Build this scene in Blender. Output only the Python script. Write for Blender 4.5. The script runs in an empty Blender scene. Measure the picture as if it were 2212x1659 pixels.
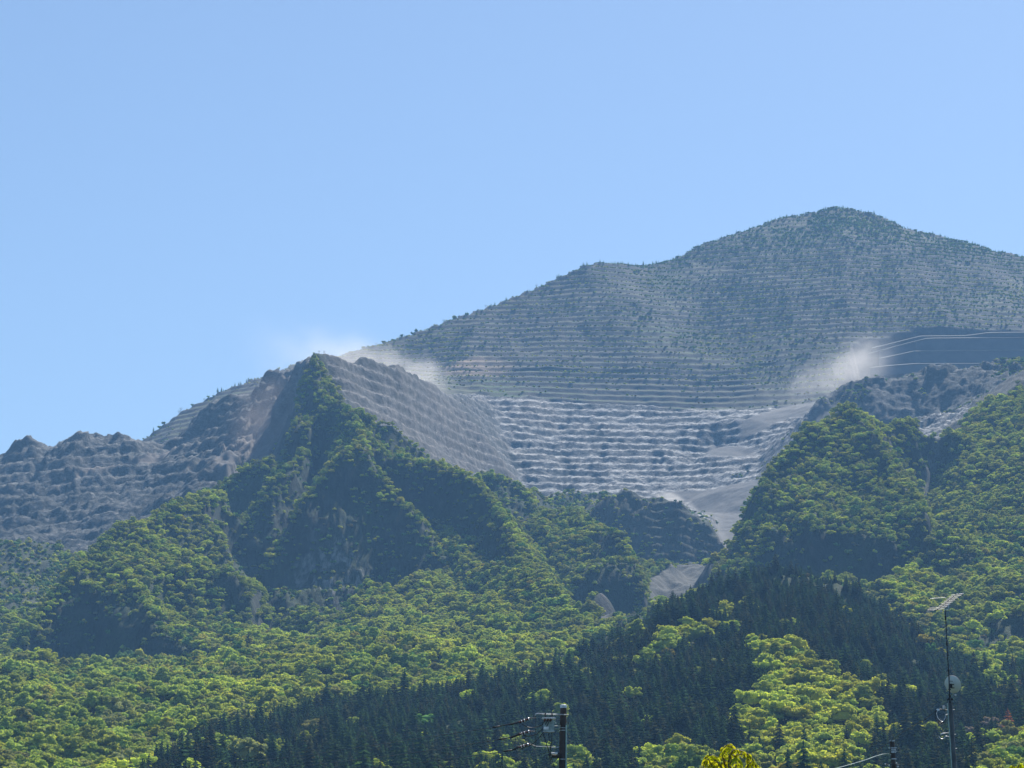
import bpy, bmesh, math, random
import numpy as np
from mathutils import Vector, Matrix, geometry

random.seed(7)
RNG = np.random.default_rng(11)
SC = bpy.context.scene
COL = SC.collection

# ------------------------------------------------------------------ camera
FP, CU, CV = 4790.0, 1106.0, 829.5          # focal length and centre in px of a 2212 px wide frame
PITCH = math.radians(13.06)
cam_d = bpy.data.cameras.new('camera')
cam = bpy.data.objects.new('camera', cam_d)
COL.objects.link(cam)
cam_d.sensor_width = 36.0
cam_d.lens = 36.0 * FP / 2212.0
cam_d.clip_start, cam_d.clip_end = 0.5, 60000.0
cam.location = (0, 0, 0)
cam.rotation_euler = (math.pi / 2 + PITCH, 0, 0)
SC.camera = cam

# ------------------------------------------------------------------ sky, sun, exposure
SUN_EL, SUN_AZ = math.radians(54), math.radians(31)     # sun stands behind the mountain, to the right
world = bpy.data.worlds.new('World'); SC.world = world
world.use_nodes = True
wn = world.node_tree; wn.nodes.clear()
sky = wn.nodes.new('ShaderNodeTexSky'); sky.sky_type = 'NISHITA'; sky.sun_disc = False
sky.sun_elevation = SUN_EL; sky.sun_rotation = SUN_AZ
sky.altitude = 300; sky.air_density = 1.0; sky.dust_density = 0.5; sky.ozone_density = 1.8
bg = wn.nodes.new('ShaderNodeBackground'); bg.inputs['Strength'].default_value = 0.070
wo = wn.nodes.new('ShaderNodeOutputWorld')
wn.links.new(sky.outputs[0], bg.inputs['Color']); wn.links.new(bg.outputs[0], wo.inputs['Surface'])

sun_d = bpy.data.lights.new('sun', 'SUN'); sun_d.energy = 5.0; sun_d.angle = math.radians(0.53)
sun_d.color = (1.0, 0.95, 0.87)
sun = bpy.data.objects.new('sun', sun_d); COL.objects.link(sun)
S_DIR = Vector((math.sin(SUN_AZ) * math.cos(SUN_EL), math.cos(SUN_AZ) * math.cos(SUN_EL), math.sin(SUN_EL)))
sun.rotation_euler = S_DIR.to_track_quat('Z', 'Y').to_euler()

SC.view_settings.view_transform = 'Standard'
SC.view_settings.look = 'None'
SC.view_settings.exposure = 1.1
SC.view_settings.gamma = 1.0
SC.cycles.max_bounces = 5; SC.cycles.diffuse_bounces = 2; SC.cycles.transmission_bounces = 3
SC.cycles.transparent_max_bounces = 6; SC.cycles.volume_bounces = 0
SC.cycles.volume_step_rate = 1.0; SC.cycles.volume_max_steps = 128

cP, sP = math.cos(PITCH), math.sin(PITCH)


def P(u, v, Y):
    """point of the place seen in direction (u, v) at ground distance Y"""
    a, b = (u - CU) / FP, (CV - v) / FP
    fy = cP - b * sP
    k = Y / fy
    return (a * k, Y, (sP + b * cP) * k)


def proj(x, y, z):
    f = y * cP + z * sP
    up = z * cP - y * sP
    return CU + FP * x / f, CV - FP * up / f


# ------------------------------------------------------------------ noise
def _h(ix, iy, seed):
    n = (ix.astype(np.int64) * 374761393 + iy.astype(np.int64) * 668265263 + seed * 974634777) & 0xFFFFFFFF
    n = ((n ^ (n >> 13)) * 1274126177) & 0xFFFFFFFF
    n = n ^ (n >> 16)
    return (n & 0xFFFFFF) / float(0xFFFFFF) * 2 - 1


def vnoise(x, y, seed=0):
    ix, iy = np.floor(x), np.floor(y)
    fx, fy = x - ix, y - iy
    fx = fx * fx * fx * (fx * (fx * 6 - 15) + 10); fy = fy * fy * fy * (fy * (fy * 6 - 15) + 10)
    a = _h(ix, iy, seed); b = _h(ix + 1, iy, seed); c = _h(ix, iy + 1, seed); d = _h(ix + 1, iy + 1, seed)
    return (a * (1 - fx) + b * fx) * (1 - fy) + (c * (1 - fx) + d * fx) * fy


def fbm(x, y, wl, octv=4, seed=0, gain=0.5, ridged=False):
    t = np.zeros_like(x); amp = 1.0; tot = 0
    for o in range(octv):
        ca, sa = math.cos(0.6 + o * 1.1), math.sin(0.6 + o * 1.1)
        n = vnoise((x * ca - y * sa) / wl + 17.3 * o, (x * sa + y * ca) / wl - 9.1 * o, seed + o * 13)
        if ridged: n = 1 - 2 * np.abs(n)
        t += n * amp; tot += amp; amp *= gain; wl *= 0.5
    return t / tot


def blocks(x, y, cell, seed, warp=0.35):
    """angular rock: nearest-cell value plus a facet tilt, so that ground breaks into blocks with edges"""
    x = (x + fbm(x, y, cell * 2.5, 2, seed + 3) * cell * warp) / cell; y = (y + fbm(x * 9, y, cell * 2.5, 2, seed + 5) * cell * warp) / cell
    ix, iy = np.floor(x), np.floor(y)
    best = np.full(x.shape, 9.0); val = np.zeros(x.shape)
    for dx in (-1, 0, 1):
        for dy in (-1, 0, 1):
            cx, cy = ix + dx, iy + dy
            px = cx + 0.5 + 0.45 * _h(cx, cy, seed); py = cy + 0.5 + 0.45 * _h(cx, cy, seed + 1)
            d = (px - x) ** 2 + (py - y) ** 2
            m = d < best
            v = _h(cx, cy, seed + 2) + 0.9 * _h(cx, cy, seed + 7) * (x - px) + 0.9 * _h(cx, cy, seed + 8) * (y - py)
            val = np.where(m, v, val); best = np.where(m, d, best)
    return val


def sstep(a, b, x):
    t = np.clip((x - a) / (b - a), 0, 1)
    return t * t * (3 - 2 * t)
# ------------------------------------------------------------------ terrain
# survey lines of the place: crests, spurs, valley floors, cliff feet (direction u, v and distance)
LINES = {
 'far_crest': [(-700,1250,2600),(-300,1120,2700),(0,1060,2760),(250,985,2810),(330,945,2840),(385,890,2840),(440,857,2850),(480,834,2870),(560,812,2890),(640,799,2900),(700,787,2910),(770,757,2930),(840,747,2950),(880,732,2970),(905,715,2990),(985,690,3020),(1060,662,3050),(1100,642,3070),(1200,602,3110),(1265,573,3130),(1330,568,3160),(1400,572,3190),(1450,562,3210),(1500,537,3240),(1560,512,3260),(1650,487,3280),(1700,467,3300),(1780,454,3300),(1830,454,3300),(1880,460,3300),(1920,480,3290),(1960,494,3290),(2010,505,3290),(2080,517,3280),(2120,532,3280),(2212,554,3270),(2400,602,3250),(2800,720,3200)],
 'far_base': [(-700,1300,2450),(-300,1180,2550),(0,1120,2600),(250,1040,2640),(330,1020,2640),(400,985,2640),(560,905,2660),(700,870,2690),(850,872,2710),(960,852,2740),(1040,856,2760),(1170,866,2760),(1300,872,2760),(1400,880,2760),(1560,886,2750),(1680,882,2740),(1750,870,2730),(1860,845,2730),(1950,838,2720),(2212,832,2720),(2400,832,2720),(2800,830,2700)],
 'flank_crest': [(697,762,2150),(730,766,2180),(770,772,2215),(815,778,2250),(860,787,2290),(900,808,2350),(930,827,2400),(960,843,2460),(1000,859,2580),(1030,862,2680)],
 'flank_back': [(700,850,2330),(760,850,2400),(860,850,2480),(930,862,2560),(985,868,2650)],
 'pin_top': [(676,766,2150),(697,762,2150)],
 'bowl_foot': [(1150,1085,2490),(1230,1092,2490),(1300,1088,2490),(1400,1090,2490),(1480,1084,2480),(1560,1060,2450),(1640,1048,2430)],
 'bowl_mid': [(1110,975,2625),(1230,982,2625),(1300,980,2625),(1400,985,2620),(1500,985,2610)],
 'bowl_corner': [(1075,900,2680),(1095,960,2620),(1115,1020,2550)],
 'bowl_right': [(1530,895,2720),(1570,960,2640),(1640,1000,2540),(1670,965,2560),(1700,930,2590)],
 'cleft': [(1545,930,2700),(1550,975,2650)],
 'ramp': [(1610,905,2680),(1700,886,2680),(1775,872,2650),(1760,900,2600),(1690,925,2610)],
 'talus': [(1505,1108,2430),(1560,1108,2390),(1620,1105,2370),(1650,1090,2360),(1490,1085,2470)],
 'gully': [(1560,1150,2300),(1590,1190,2210),(1570,1225,2120),(1545,1245,2060),(1480,1262,2010),(1440,1290,1940),(1420,1330,1850),(1400,1380,1760),(1390,1420,1640)],
 'gully_r': [(1640,1120,2300),(1625,1180,2200),(1600,1225,2100),(1560,1262,2000),(1520,1290,1900),(1480,1330,1800)],
 'flank_foot': [(770,930,2075),(800,985,2060),(835,1015,2075),(870,1030,2110),(950,1042,2190),(1040,1068,2290),(1110,1085,2400)],
 'flank_mid': [(760,850,2150),(850,900,2230),(940,950,2330),(1030,1000,2420)],
 # pinnacle spurs
 'spur_a': [(690,800,2132),(693,850,2095),(705,875,2065),(735,895,2035),(765,925,1995),(778,950,1945),(785,975,1898)],
 'edge_a': [(800,930,2000),(812,965,1985),(830,990,1965),(837,1003,1950)],
 'cliff_edge': [(664,790,2150),(655,835,2125),(646,885,2095),(641,920,2070),(620,957,2040),(606,1000,2010),(596,1035,1985)],
 'cliff_edge_foot': [(650,800,2185),(640,860,2180),(630,910,2170),(605,960,2150),(585,1010,2120),(560,1045,2070)],
 'spur_2': [(690,905,2065),(664,945,2020),(652,975,1985),(630,1008,1960),(615,1040,1943),(589,1068,1927),(562,1100,1908),(532,1135,1893),(510,1175,1880),(500,1215,1862)],
 'valley_23': [(692,1000,2022),(665,1048,1962),(640,1103,1916),(605,1158,1886),(570,1218,1862),(548,1268,1846),(515,1290,1835)],
 'cliff_2_foot': [(480,1180,1805),(500,1240,1810),(520,1262,1808),(560,1295,1790)],
 'spur_3l': [(785,985,1888),(750,1010,1876),(720,1027,1866),(685,1067,1850),(657,1100,1838),(622,1155,1820),(600,1192,1808),(577,1225,1800)],
 'spur_3': [(785,975,1890),(800,1020,1872),(840,1080,1855),(897,1133,1838),(937,1201,1816),(970,1228,1802),(1013,1283,1690),(1074,1325,1570),(1135,1375,1450),(1180,1425,1350)],
 'wall_foot': [(577,1300,1765),(600,1350,1763),(640,1388,1757),(680,1390,1757),(720,1385,1758),(770,1350,1766),(810,1322,1772),(860,1288,1780),(905,1258,1790),(940,1242,1798)],
 'forest_top': [(567,1285,1690),(585,1368,1620),(650,1374,1600),(720,1367,1600),(760,1327,1630),(800,1309,1650),(860,1288,1690),(906,1256,1730),(945,1240,1775)],
 'patch_t': [(487,1045,2010),(530,1012,2005),(570,1001,2010),(598,1004,2025)],
 'patch_t_back': [(490,1060,2110),(530,1055,2120),(570,1050,2120)],
 'patch_t_foot': [(480,1115,1960),(540,1095,1962)],
 'spur_b': [(837,1003,1950),(860,1012,1940),(890,1016,1935),(957,1021,1930),(998,1035,1910),(1026,1060,1880),(1053,1081,1850),(1088,1128,1795),(1106,1180,1735),(1130,1230,1680),(1175,1288,1600),(1214,1325,1555),(1255,1358,1500)],
 'valley_ab': [(815,1057,1935),(850,1102,1905),(900,1142,1885),(955,1192,1840),(1005,1237,1750),(1050,1290,1660),(1105,1352,1560),(1180,1412,1420)],
 'wall_b_foot': [(960,1110,1902),(1030,1150,1858),(1075,1225,1740)],
 'b_back': [(900,1045,2060),(980,1060,2080),(1040,1080,2060)],
 'spur_c': [(1015,1050,2010),(1045,1048,2070),(1080,1051,2080),(1108,1053,2080),(1132,1068,2075),(1147,1088,2060),(1160,1110,2040),(1178,1128,2005)],
 'c_foot': [(1070,1110,2035),(1110,1145,2000),(1145,1170,1960)],
 'c_back': [(1045,1085,2230),(1110,1095,2260),(1150,1110,2250)],
 'hillock': [(1158,1092,2300),(1172,1085,2300),(1200,1083,2300),(1240,1083,2300),(1285,1088,2290)],
 'hillock_back': [(1150,1112,2390),(1220,1108,2400),(1285,1108,2390)],
 'hillock_foot': [(1170,1125,2210),(1230,1122,2210),(1270,1125,2200)],
 'cone_d': [(1266,1112,2160),(1282,1095,2160),(1304,1077,2160),(1342,1070,2160),(1364,1073,2160),(1400,1087,2160),(1440,1091,2160),(1476,1094,2150),(1506,1111,2140),(1539,1123,2130),(1560,1160,2110)],
 'cone_d_back': [(1290,1112,2310),(1342,1110,2330),(1400,1112,2340),(1480,1120,2300),(1530,1140,2230)],
 'cone_d_foot': [(1300,1225,2108),(1366,1245,2100),(1446,1245,2098),(1507,1235,2098)],
 'spur_e': [(1195,1123,1990),(1230,1125,1970),(1262,1140,1940),(1300,1160,1900),(1340,1182,1870),(1370,1230,1830),(1385,1263,1808),(1397,1300,1790),(1402,1345,1770)],
 'e_front': [(1255,1235,1800),(1300,1252,1790),(1340,1248,1800),(1368,1252,1805)],
 'e_foot': [(1285,1400,1748),(1340,1385,1768),(1385,1370,1772)],
 'e_back': [(1320,1190,2010),(1385,1250,1930)],
 'valley_be': [(1120,1160,1930),(1160,1180,1900),(1195,1235,1840),(1225,1285,1770),(1245,1330,1690),(1262,1382,1600)],
 'crag': [(1266,1392,1640),(1285,1335,1670),(1300,1300,1685),(1318,1342,1680),(1332,1385,1668)],
 'crag_back': [(1290,1395,1715),(1320,1400,1715)],
 # left side
 'hill_g2': [(-200,1520,1380),(-60,1450,1500),(30,1400,1570),(75,1360,1590),(100,1320,1610),(140,1262,1638),(200,1202,1682),(273,1162,1720),(300,1146,1740),(355,1111,1780),(409,1090,1820),(440,1085,1850),(475,1082,1880)],
 'g2_back': [(-200,1560,1500),(-60,1470,1560),(40,1400,1650),(110,1340,1720),(160,1280,1800),(240,1210,1880),(320,1165,1930),(400,1125,1960),(440,1110,1975)],
 'g2_mid': [(215,1290,1612),(300,1290,1592),(350,1250,1625),(450,1230,1660),(500,1250,1650)],
 'g2_cliff_foot': [(60,1432,1560),(100,1447,1566),(150,1450,1574),(200,1447,1580),(260,1457,1535),(330,1457,1512),(400,1454,1498)],
 'g2_cliff_top': [(215,1350,1582),(260,1380,1548),(330,1370,1532),(400,1390,1522)],
 'left_slope': [(-300,1250,1950),(-60,1195,1980),(10,1190,1990),(60,1190,1990),(112,1192,1990),(128,1215,1960),(140,1255,1900)],
 'left_slope_back': [(-60,1225,2080),(20,1220,2090),(100,1220,2090)],
 'fore': [(-300,1640,900),(0,1600,950),(150,1560,1020),(300,1540,1080),(450,1500,1160),(600,1450,1270),(750,1420,1330),(900,1400,1350),(1050,1440,1270)],
 'fore2': [(-300,1720,720),(0,1690,780),(300,1665,860),(500,1610,960),(650,1555,1060),(860,1515,1120),(1074,1485,1180),(1170,1462,1210)],
 'g1_top': [(0,1450,1330),(100,1480,1300),(250,1480,1320),(400,1460,1370),(520,1400,1500)],
 # left quarry
 'w_crest': [(-300,1020,2400),(-60,992,2400),(0,988,2400),(12,984,2400),(30,961,2400),(74,952,2400),(110,961,2400),(117,952,2400),(139,944,2400),(153,931,2400),(175,919,2400),(202,921,2400),(218,933,2400),(262,937,2400),(273,948,2400),(300,950,2400),(327,950,2400),(355,958,2400),(387,958,2400)],
 'w2_crest': [(387,958,2400),(402,945,2400),(418,912,2410),(436,880,2415),(450,862,2415),(491,852,2410),(559,846,2400),(565,826,2395),(600,818,2390),(618,808,2370),(655,808,2330),(680,830,2280)],
 'w_back': [(-300,1060,2500),(0,1020,2500),(200,1000,2500),(330,985,2500),(420,950,2520),(500,900,2520),(600,860,2480),(660,850,2430)],
 'w_cut': [(640,860,2250),(600,905,2280),(560,940,2260),(530,980,2210),(505,1030,2150),(490,1070,2110)],
 'w_rock': [(560,870,2370),(520,900,2350),(470,950,2320),(430,1010,2270),(400,1060,2210)],
 'w_mid': [(-300,1090,2280),(0,1080,2280),(100,1070,2280),(200,1060,2280),(300,1050,2270),(350,1040,2270)],
 'w_notch': [(341,985,2370),(300,1075,2230),(270,1120,2160)],
 'w_foot': [(-300,1250,2060),(-60,1210,2110),(60,1205,2110),(150,1200,2080),(250,1170,2050),(340,1130,2050),(400,1100,2060),(440,1090,2070)],
 'scree_t': [(470,1000,2180),(500,985,2190),(512,1010,2160),(495,1050,2100)],
 'shrub_w': [(400,1080,2090),(420,1030,2140),(455,1005,2150)],
 # right
 'knoll': [(1768,874,2480),(1790,859,2480),(1840,836,2480),(1880,819,2480),(1930,812,2480),(1990,799,2480),(2030,790,2480),(2060,788,2480),(2120,785,2480),(2212,781,2480),(2400,778,2480),(2800,800,2480)],
 'knoll_back': [(1790,875,2590),(1880,845,2600),(1960,825,2600),(2100,835,2600),(2212,832,2600),(2400,832,2600)],
 'knoll_foot': [(1745,905,2448),(1800,925,2428),(1884,935,2420),(1960,935,2416),(2030,912,2410),(2090,878,2402),(2150,850,2395),(2212,822,2385),(2400,790,2370)],
 'scree_r': [(2003,1060,1880),(1998,1030,1930),(1995,1000,1985),(2005,970,2050),(2045,928,2140),(2098,887,2220),(2160,852,2250),(2225,815,2260)],
 'r_crest': [(1650,1215,1680),(1643,1160,1710),(1646,1105,1745),(1652,1065,1770),(1660,1032,1790),(1690,986,1815),(1723,950,1840),(1750,927,1860),(1783,909,1880),(1821,902,1880),(1854,903,1880),(1873,914,1880),(1884,922,1885),(1909,925,1910),(1963,925,1940),(1988,932,1950),(1997,950,1940),(1992,975,1922)],
 'r_back': [(1640,1240,1880),(1650,1140,1980),(1685,1055,2050),(1740,980,2100),(1800,960,2120),(1900,960,2150),(1960,960,2120)],
 'r_spur1': [(1854,905,1870),(1880,950,1820),(1909,988,1780),(1950,1040,1730),(1985,1085,1690),(2010,1120,1650),(2020,1170,1620),(2000,1195,1600)],
 'r_spur2': [(1821,905,1870),(1800,980,1800),(1770,1060,1740),(1745,1130,1680),(1738,1180,1640)],
 'r_dip': [(1830,1020,1770),(1880,1080,1720),(1900,1130,1670)],
 'r_side': [(1710,1010,1800),(1690,1090,1740),(1672,1150,1705)],
 'r_cliff_top': [(1655,1150,1695),(1700,1150,1700),(1745,1180,1650),(1800,1165,1655),(1880,1180,1640),(1950,1200,1625)],
 'r_cliff_foot': [(1652,1250,1668),(1700,1270,1664),(1760,1300,1628),(1880,1310,1616),(1950,1275,1603)],
 'r_valley': [(2005,1088,1840),(2035,1150,1750),(2035,1200,1680),(2000,1235,1610),(1940,1270,1540),(1890,1290,1500)],
 'slope_crest': [(2040,985,1960),(2056,948,1990),(2105,899,2030),(2154,863,2060),(2212,820,2090),(2400,700,2150),(2800,600,2200)],
 'slope_mid': [(2015,1035,1910),(2060,1060,1850),(2130,1040,1840),(2212,1000,1840),(2400,900,1850),(2800,800,1850)],
 'slope_spur': [(2110,940,1960),(2090,1010,1880),(2085,1080,1790),(2110,1150,1690),(2160,1230,1580),(2120,1260,1540),(2060,1250,1560)],
 'slope_low': [(1890,1285,1470),(1950,1250,1540),(2010,1240,1580),(2100,1290,1480),(2212,1300,1430),(2400,1300,1380),(2800,1300,1300)],
 'slope_cliff': [(2085,1390,1330),(2150,1345,1370),(2212,1340,1370)],
 # conifer hill in front
 'h_crest': [(1170,1494,1150),(1200,1474,1160),(1250,1436,1180),(1290,1419,1190),(1340,1412,1200),(1400,1382,1220),(1450,1346,1250),(1500,1312,1280),(1550,1277,1310),(1594,1258,1330),(1637,1243,1340),(1673,1238,1345),(1725,1241,1345),(1799,1268,1330),(1829,1281,1320),(1872,1308,1300),(1903,1345,1270),(1949,1369,1240),(1994,1394,1210),(2040,1418,1190),(2071,1440,1170),(2120,1462,1150),(2212,1474,1140),(2400,1504,1100),(2800,1524,1050)],
 'h_back': [(1200,1499,1260),(1290,1464,1320),(1400,1424,1400),(1500,1364,1440),(1600,1314,1470),(1700,1294,1480),(1800,1314,1460),(1880,1344,1410),(1950,1394,1350),(2050,1444,1270),(2212,1484,1240),(2400,1504,1200),(2800,1524,1180)],
 'k_crest': [(1400,1400,1130),(1450,1345,1160),(1500,1325,1165),(1560,1322,1160),(1609,1350,1130),(1660,1395,1080),(1700,1420,1050),(1796,1452,1010),(1860,1500,970),(1905,1538,930),(1940,1590,880)],
 'k_left': [(1500,1420,1060),(1600,1500,950),(1640,1560,900),(1590,1600,870)],
 'k_right': [(1720,1390,1100),(1850,1450,1060),(1960,1520,980),(2050,1560,930)],
 'h_mid': [(1250,1500,1030),(1350,1460,1070),(1420,1440,1080),(1720,1300,1230),(1800,1350,1180),(1900,1420,1110),(2050,1470,1080),(2212,1510,1020),(2400,1520,1000)],
 'h_low': [(-900,1850,560),(-300,1800,620),(200,1740,700),(600,1690,760),(1000,1650,830),(1200,1600,880),(1400,1570,900),(1700,1650,800),(1900,1660,790),(2100,1640,790),(2300,1640,790),(2800,1650,760)],
 'foot': [(-1200,2000,330),(0,1960,400),(600,1900,450),(1200,1880,470),(1800,1880,470),(2300,1880,470),(3200,1960,380)],
 # far rear side, out of sight
 'rear': [(-700,1500,3700),(0,1300,3700),(600,1100,3700),(1200,950,3700),(1700,800,3750),(2212,850,3750),(2800,1000,3700)],
}


def resample(pts, step):
    out = []
    for a, b in zip(pts[:-1], pts[1:]):
        d = math.dist(a[:2], b[:2]); n = max(1, int(d / step))
        for k in range(n):
            t = k / n
            out.append(tuple(a[i] * (1 - t) + b[i] * t for i in range(3)))
    out.append(pts[-1])
    return out


WL = {k: [P(*p) for p in v] for k, v in LINES.items()}
ctl = []
for k, v in WL.items():
    ctl += resample(v, 18.0)
sv = {}
for x, y, z in ctl:
    sv.setdefault((round(x / 4), round(y / 4)), (x, y, z))
ctl = np.array(list(sv.values()))
r = geometry.delaunay_2d_cdt([Vector((p[0], p[1])) for p in ctl], [], [], 0, 1e-4)
tv = np.array([(p[0], p[1]) for p in r[0]])
tz = np.array([ctl[o[0], 2] if len(o) else 0.0 for o in r[3]])
tris = [f for f in r[2] if len(f) == 3]

s_in = np.concatenate([np.arange(-0.262, -0.092, 0.00088), np.arange(-0.092, -0.008, 0.0006), np.arange(-0.008, 0.2621, 0.00088)])
s_out = 0.262 + np.cumsum(np.linspace(0.0012, 0.012, 22))
SG = np.concatenate([-s_out[::-1], s_in, s_out])
YG = np.concatenate([np.arange(430, 1000, 6.0), np.arange(1000, 1500, 3.6), np.arange(1500, 2000, 2.6),
                     np.arange(2000, 2850, 1.8), np.arange(2850, 3340, 2.4), np.arange(3340, 3680, 12.0)])
NS, NY = len(SG), len(YG)
SS, YY = np.meshgrid(SG, YG)
XX = SS * YY
Z = np.full((NY, NS), np.nan)
tv_s = tv[:, 0] / tv[:, 1]
for f in tris:
    ax, ay = tv[f[0]]; bx, by = tv[f[1]]; cx, cy = tv[f[2]]
    # bounding box in (s, Y); an edge is straight in the plan, so the s-extent of the corners bounds the triangle
    j0, j1 = np.searchsorted(YG, [min(ay, by, cy), max(ay, by, cy)])
    i0, i1 = np.searchsorted(SG, [min(tv_s[k] for k in f), max(tv_s[k] for k in f)])
    i0, i1, j0, j1 = max(i0 - 1, 0), min(i1 + 1, NS), max(j0 - 1, 0), min(j1 + 1, NY)
    if i1 <= i0 or j1 <= j0: continue
    x, y = XX[j0:j1, i0:i1], YY[j0:j1, i0:i1]
    det = (by - cy) * (ax - cx) + (cx - bx) * (ay - cy)
    if abs(det) < 1e-9: continue
    l0 = ((by - cy) * (x - cx) + (cx - bx) * (y - cy)) / det
    l1 = ((cy - ay) * (x - cx) + (ax - cx) * (y - cy)) / det
    l2 = 1 - l0 - l1
    m = (l0 >= -1e-6) & (l1 >= -1e-6) & (l2 >= -1e-6)
    sub = Z[j0:j1, i0:i1]
    sub[m] = (l0 * tz[f[0]] + l1 * tz[f[1]] + l2 * tz[f[2]])[m]
zfill = float(np.nanmin(Z))
Z[np.isnan(Z)] = zfill


def blur(a, n):
    for _ in range(n):
        a = np.pad(a, 1, mode='edge')
        a = (a[:-2, 1:-1] + 2 * a[1:-1, 1:-1] + a[2:, 1:-1]) / 4
        a = np.pad(a, ((0, 0), (1, 1)), mode='edge')
        a = (a[:, :-2] + 2 * a[:, 1:-1] + a[:, 2:]) / 4
    return a


Z = blur(Z, 3)


def line_y(*names):
    """ground distance of survey lines as a function of s"""
    pts = sorted((p[0] / p[1], p[1]) for n in names for p in WL[n])
    a = np.array(pts)
    return np.interp(SG, a[:, 0], a[:, 1])


y_far = line_y('far_base')[None, :] + fbm(XX, YY * 0, 60, 2, 5) * 6
b_pts = sorted([(P(*p)[0] / P(*p)[1], p[2]) for p in [
    (-300,1250,2075),(0,1215,2085),(100,1215,2085),(150,1230,1960),(240,1195,1960),(320,1150,2000),(400,1100,2000),(440,1075,2060),(470,1065,2080),(530,1060,2125),(590,1060,2110),
    (605,985,2130),(640,900,2130),(655,830,2150),(690,765,2165),(700,800,2155),(720,830,2130),(745,868,2100),(780,888,2070),(800,960,2062),(835,1015,2068),(870,1030,2100),(950,1042,2180),(1040,1068,2270),(1110,1085,2370),(1160,1110,2395),(1285,1110,2400),(1342,1110,2330),(1400,1112,2340),(1480,1120,2300),(1530,1140,2230),
    (1560,1190,2110),(1600,1200,2010),(1645,1130,1990),(1685,1055,2050),(1740,980,2100),(1800,960,2120),(1900,960,2150),(1960,960,2120),(1990,970,2050),(2040,960,2080),(2100,920,2150),(2212,825,2200),(2500,780,2300)]])
b_pts = np.array(b_pts)
y_green = np.interp(SG, b_pts[:, 0], b_pts[:, 1])[None, :]
OWN = np.zeros(Z.shape, int)                 # 0 wooded, 1 quarry, 2 far mountain
OWN[YY > y_green] = 1
OWN[YY > y_far] = 2

U0, V0 = proj(XX, YY, Z)


def poly_mask(pts, soft=0):
    """ground that lies inside the outline pts (directions), as a 0..1 mask"""
    inside = np.zeros(U0.shape, bool)
    n = len(pts)
    for i in range(n):
        x1, y1 = pts[i]; x2, y2 = pts[(i + 1) % n]
        c = ((y1 > V0) != (y2 > V0))
        with np.errstate(divide='ignore', invalid='ignore'):
            xi = (x2 - x1) * (V0 - y1) / (y2 - y1 + 1e-12) + x1
        inside ^= c & (U0 < xi)
    m = inside.astype(float)
    if soft: m = blur(m, soft)
    return m


# scree and graded ground: no benches, little relief
M_scree = np.zeros(Z.shape)
for pl, yr in [
    ([(1480,1075),(1560,1050),(1665,1030),(1700,1080),(1660,1130),(1640,1190),(1600,1240),(1545,1245),(1575,1160),(1545,1118),(1500,1108)], (2040, 2520)),
    ([(1545,1120),(1640,1108),(1640,1200),(1612,1250),(1545,1250)], (1900, 2450)),
    ([(1400,1088),(1440,1062),(1500,1060),(1560,1052),(1500,1085)], (2400, 2560)),
    ([(1402,1250),(1560,1235),(1645,1205),(1640,1290),(1580,1335),(1480,1385),(1425,1400),(1400,1310)], (1720, 2090)),
    ([(1600,910),(1690,880),(1790,862),(1780,900),(1700,905),(1600,950)], (2550, 2760)),
    ([(1530,960),(1600,962),(1640,975),(1600,990),(1525,985)], (2550, 2760)),
    ([(1992,1050),(1998,985),(2035,935),(2090,890),(2160,845),(2212,808),(2225,825),(2120,880),(2060,935),(2022,985),(2006,1045)], (1850, 2350)),
    ([(1745,905),(1790,882),(1830,885),(1810,915),(1750,930)], (2350, 2600)),
    ([(470,1000),(500,980),(515,1010),(505,1060),(480,1075)], (2050, 2250)),
    ([(530,975),(560,920),(590,900),(600,940),(570,1000)], (2100, 2330)),
]:
    M_scree = np.maximum(M_scree, poly_mask(pl, 3) * ((YY > yr[0]) & (YY < yr[1])))
M_grade = poly_mask([(1850,742),(1985,716),(2230,708),(2700,700),(2700,850),(1830,850),(1840,800)], 3) * (YY > 2650)

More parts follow.
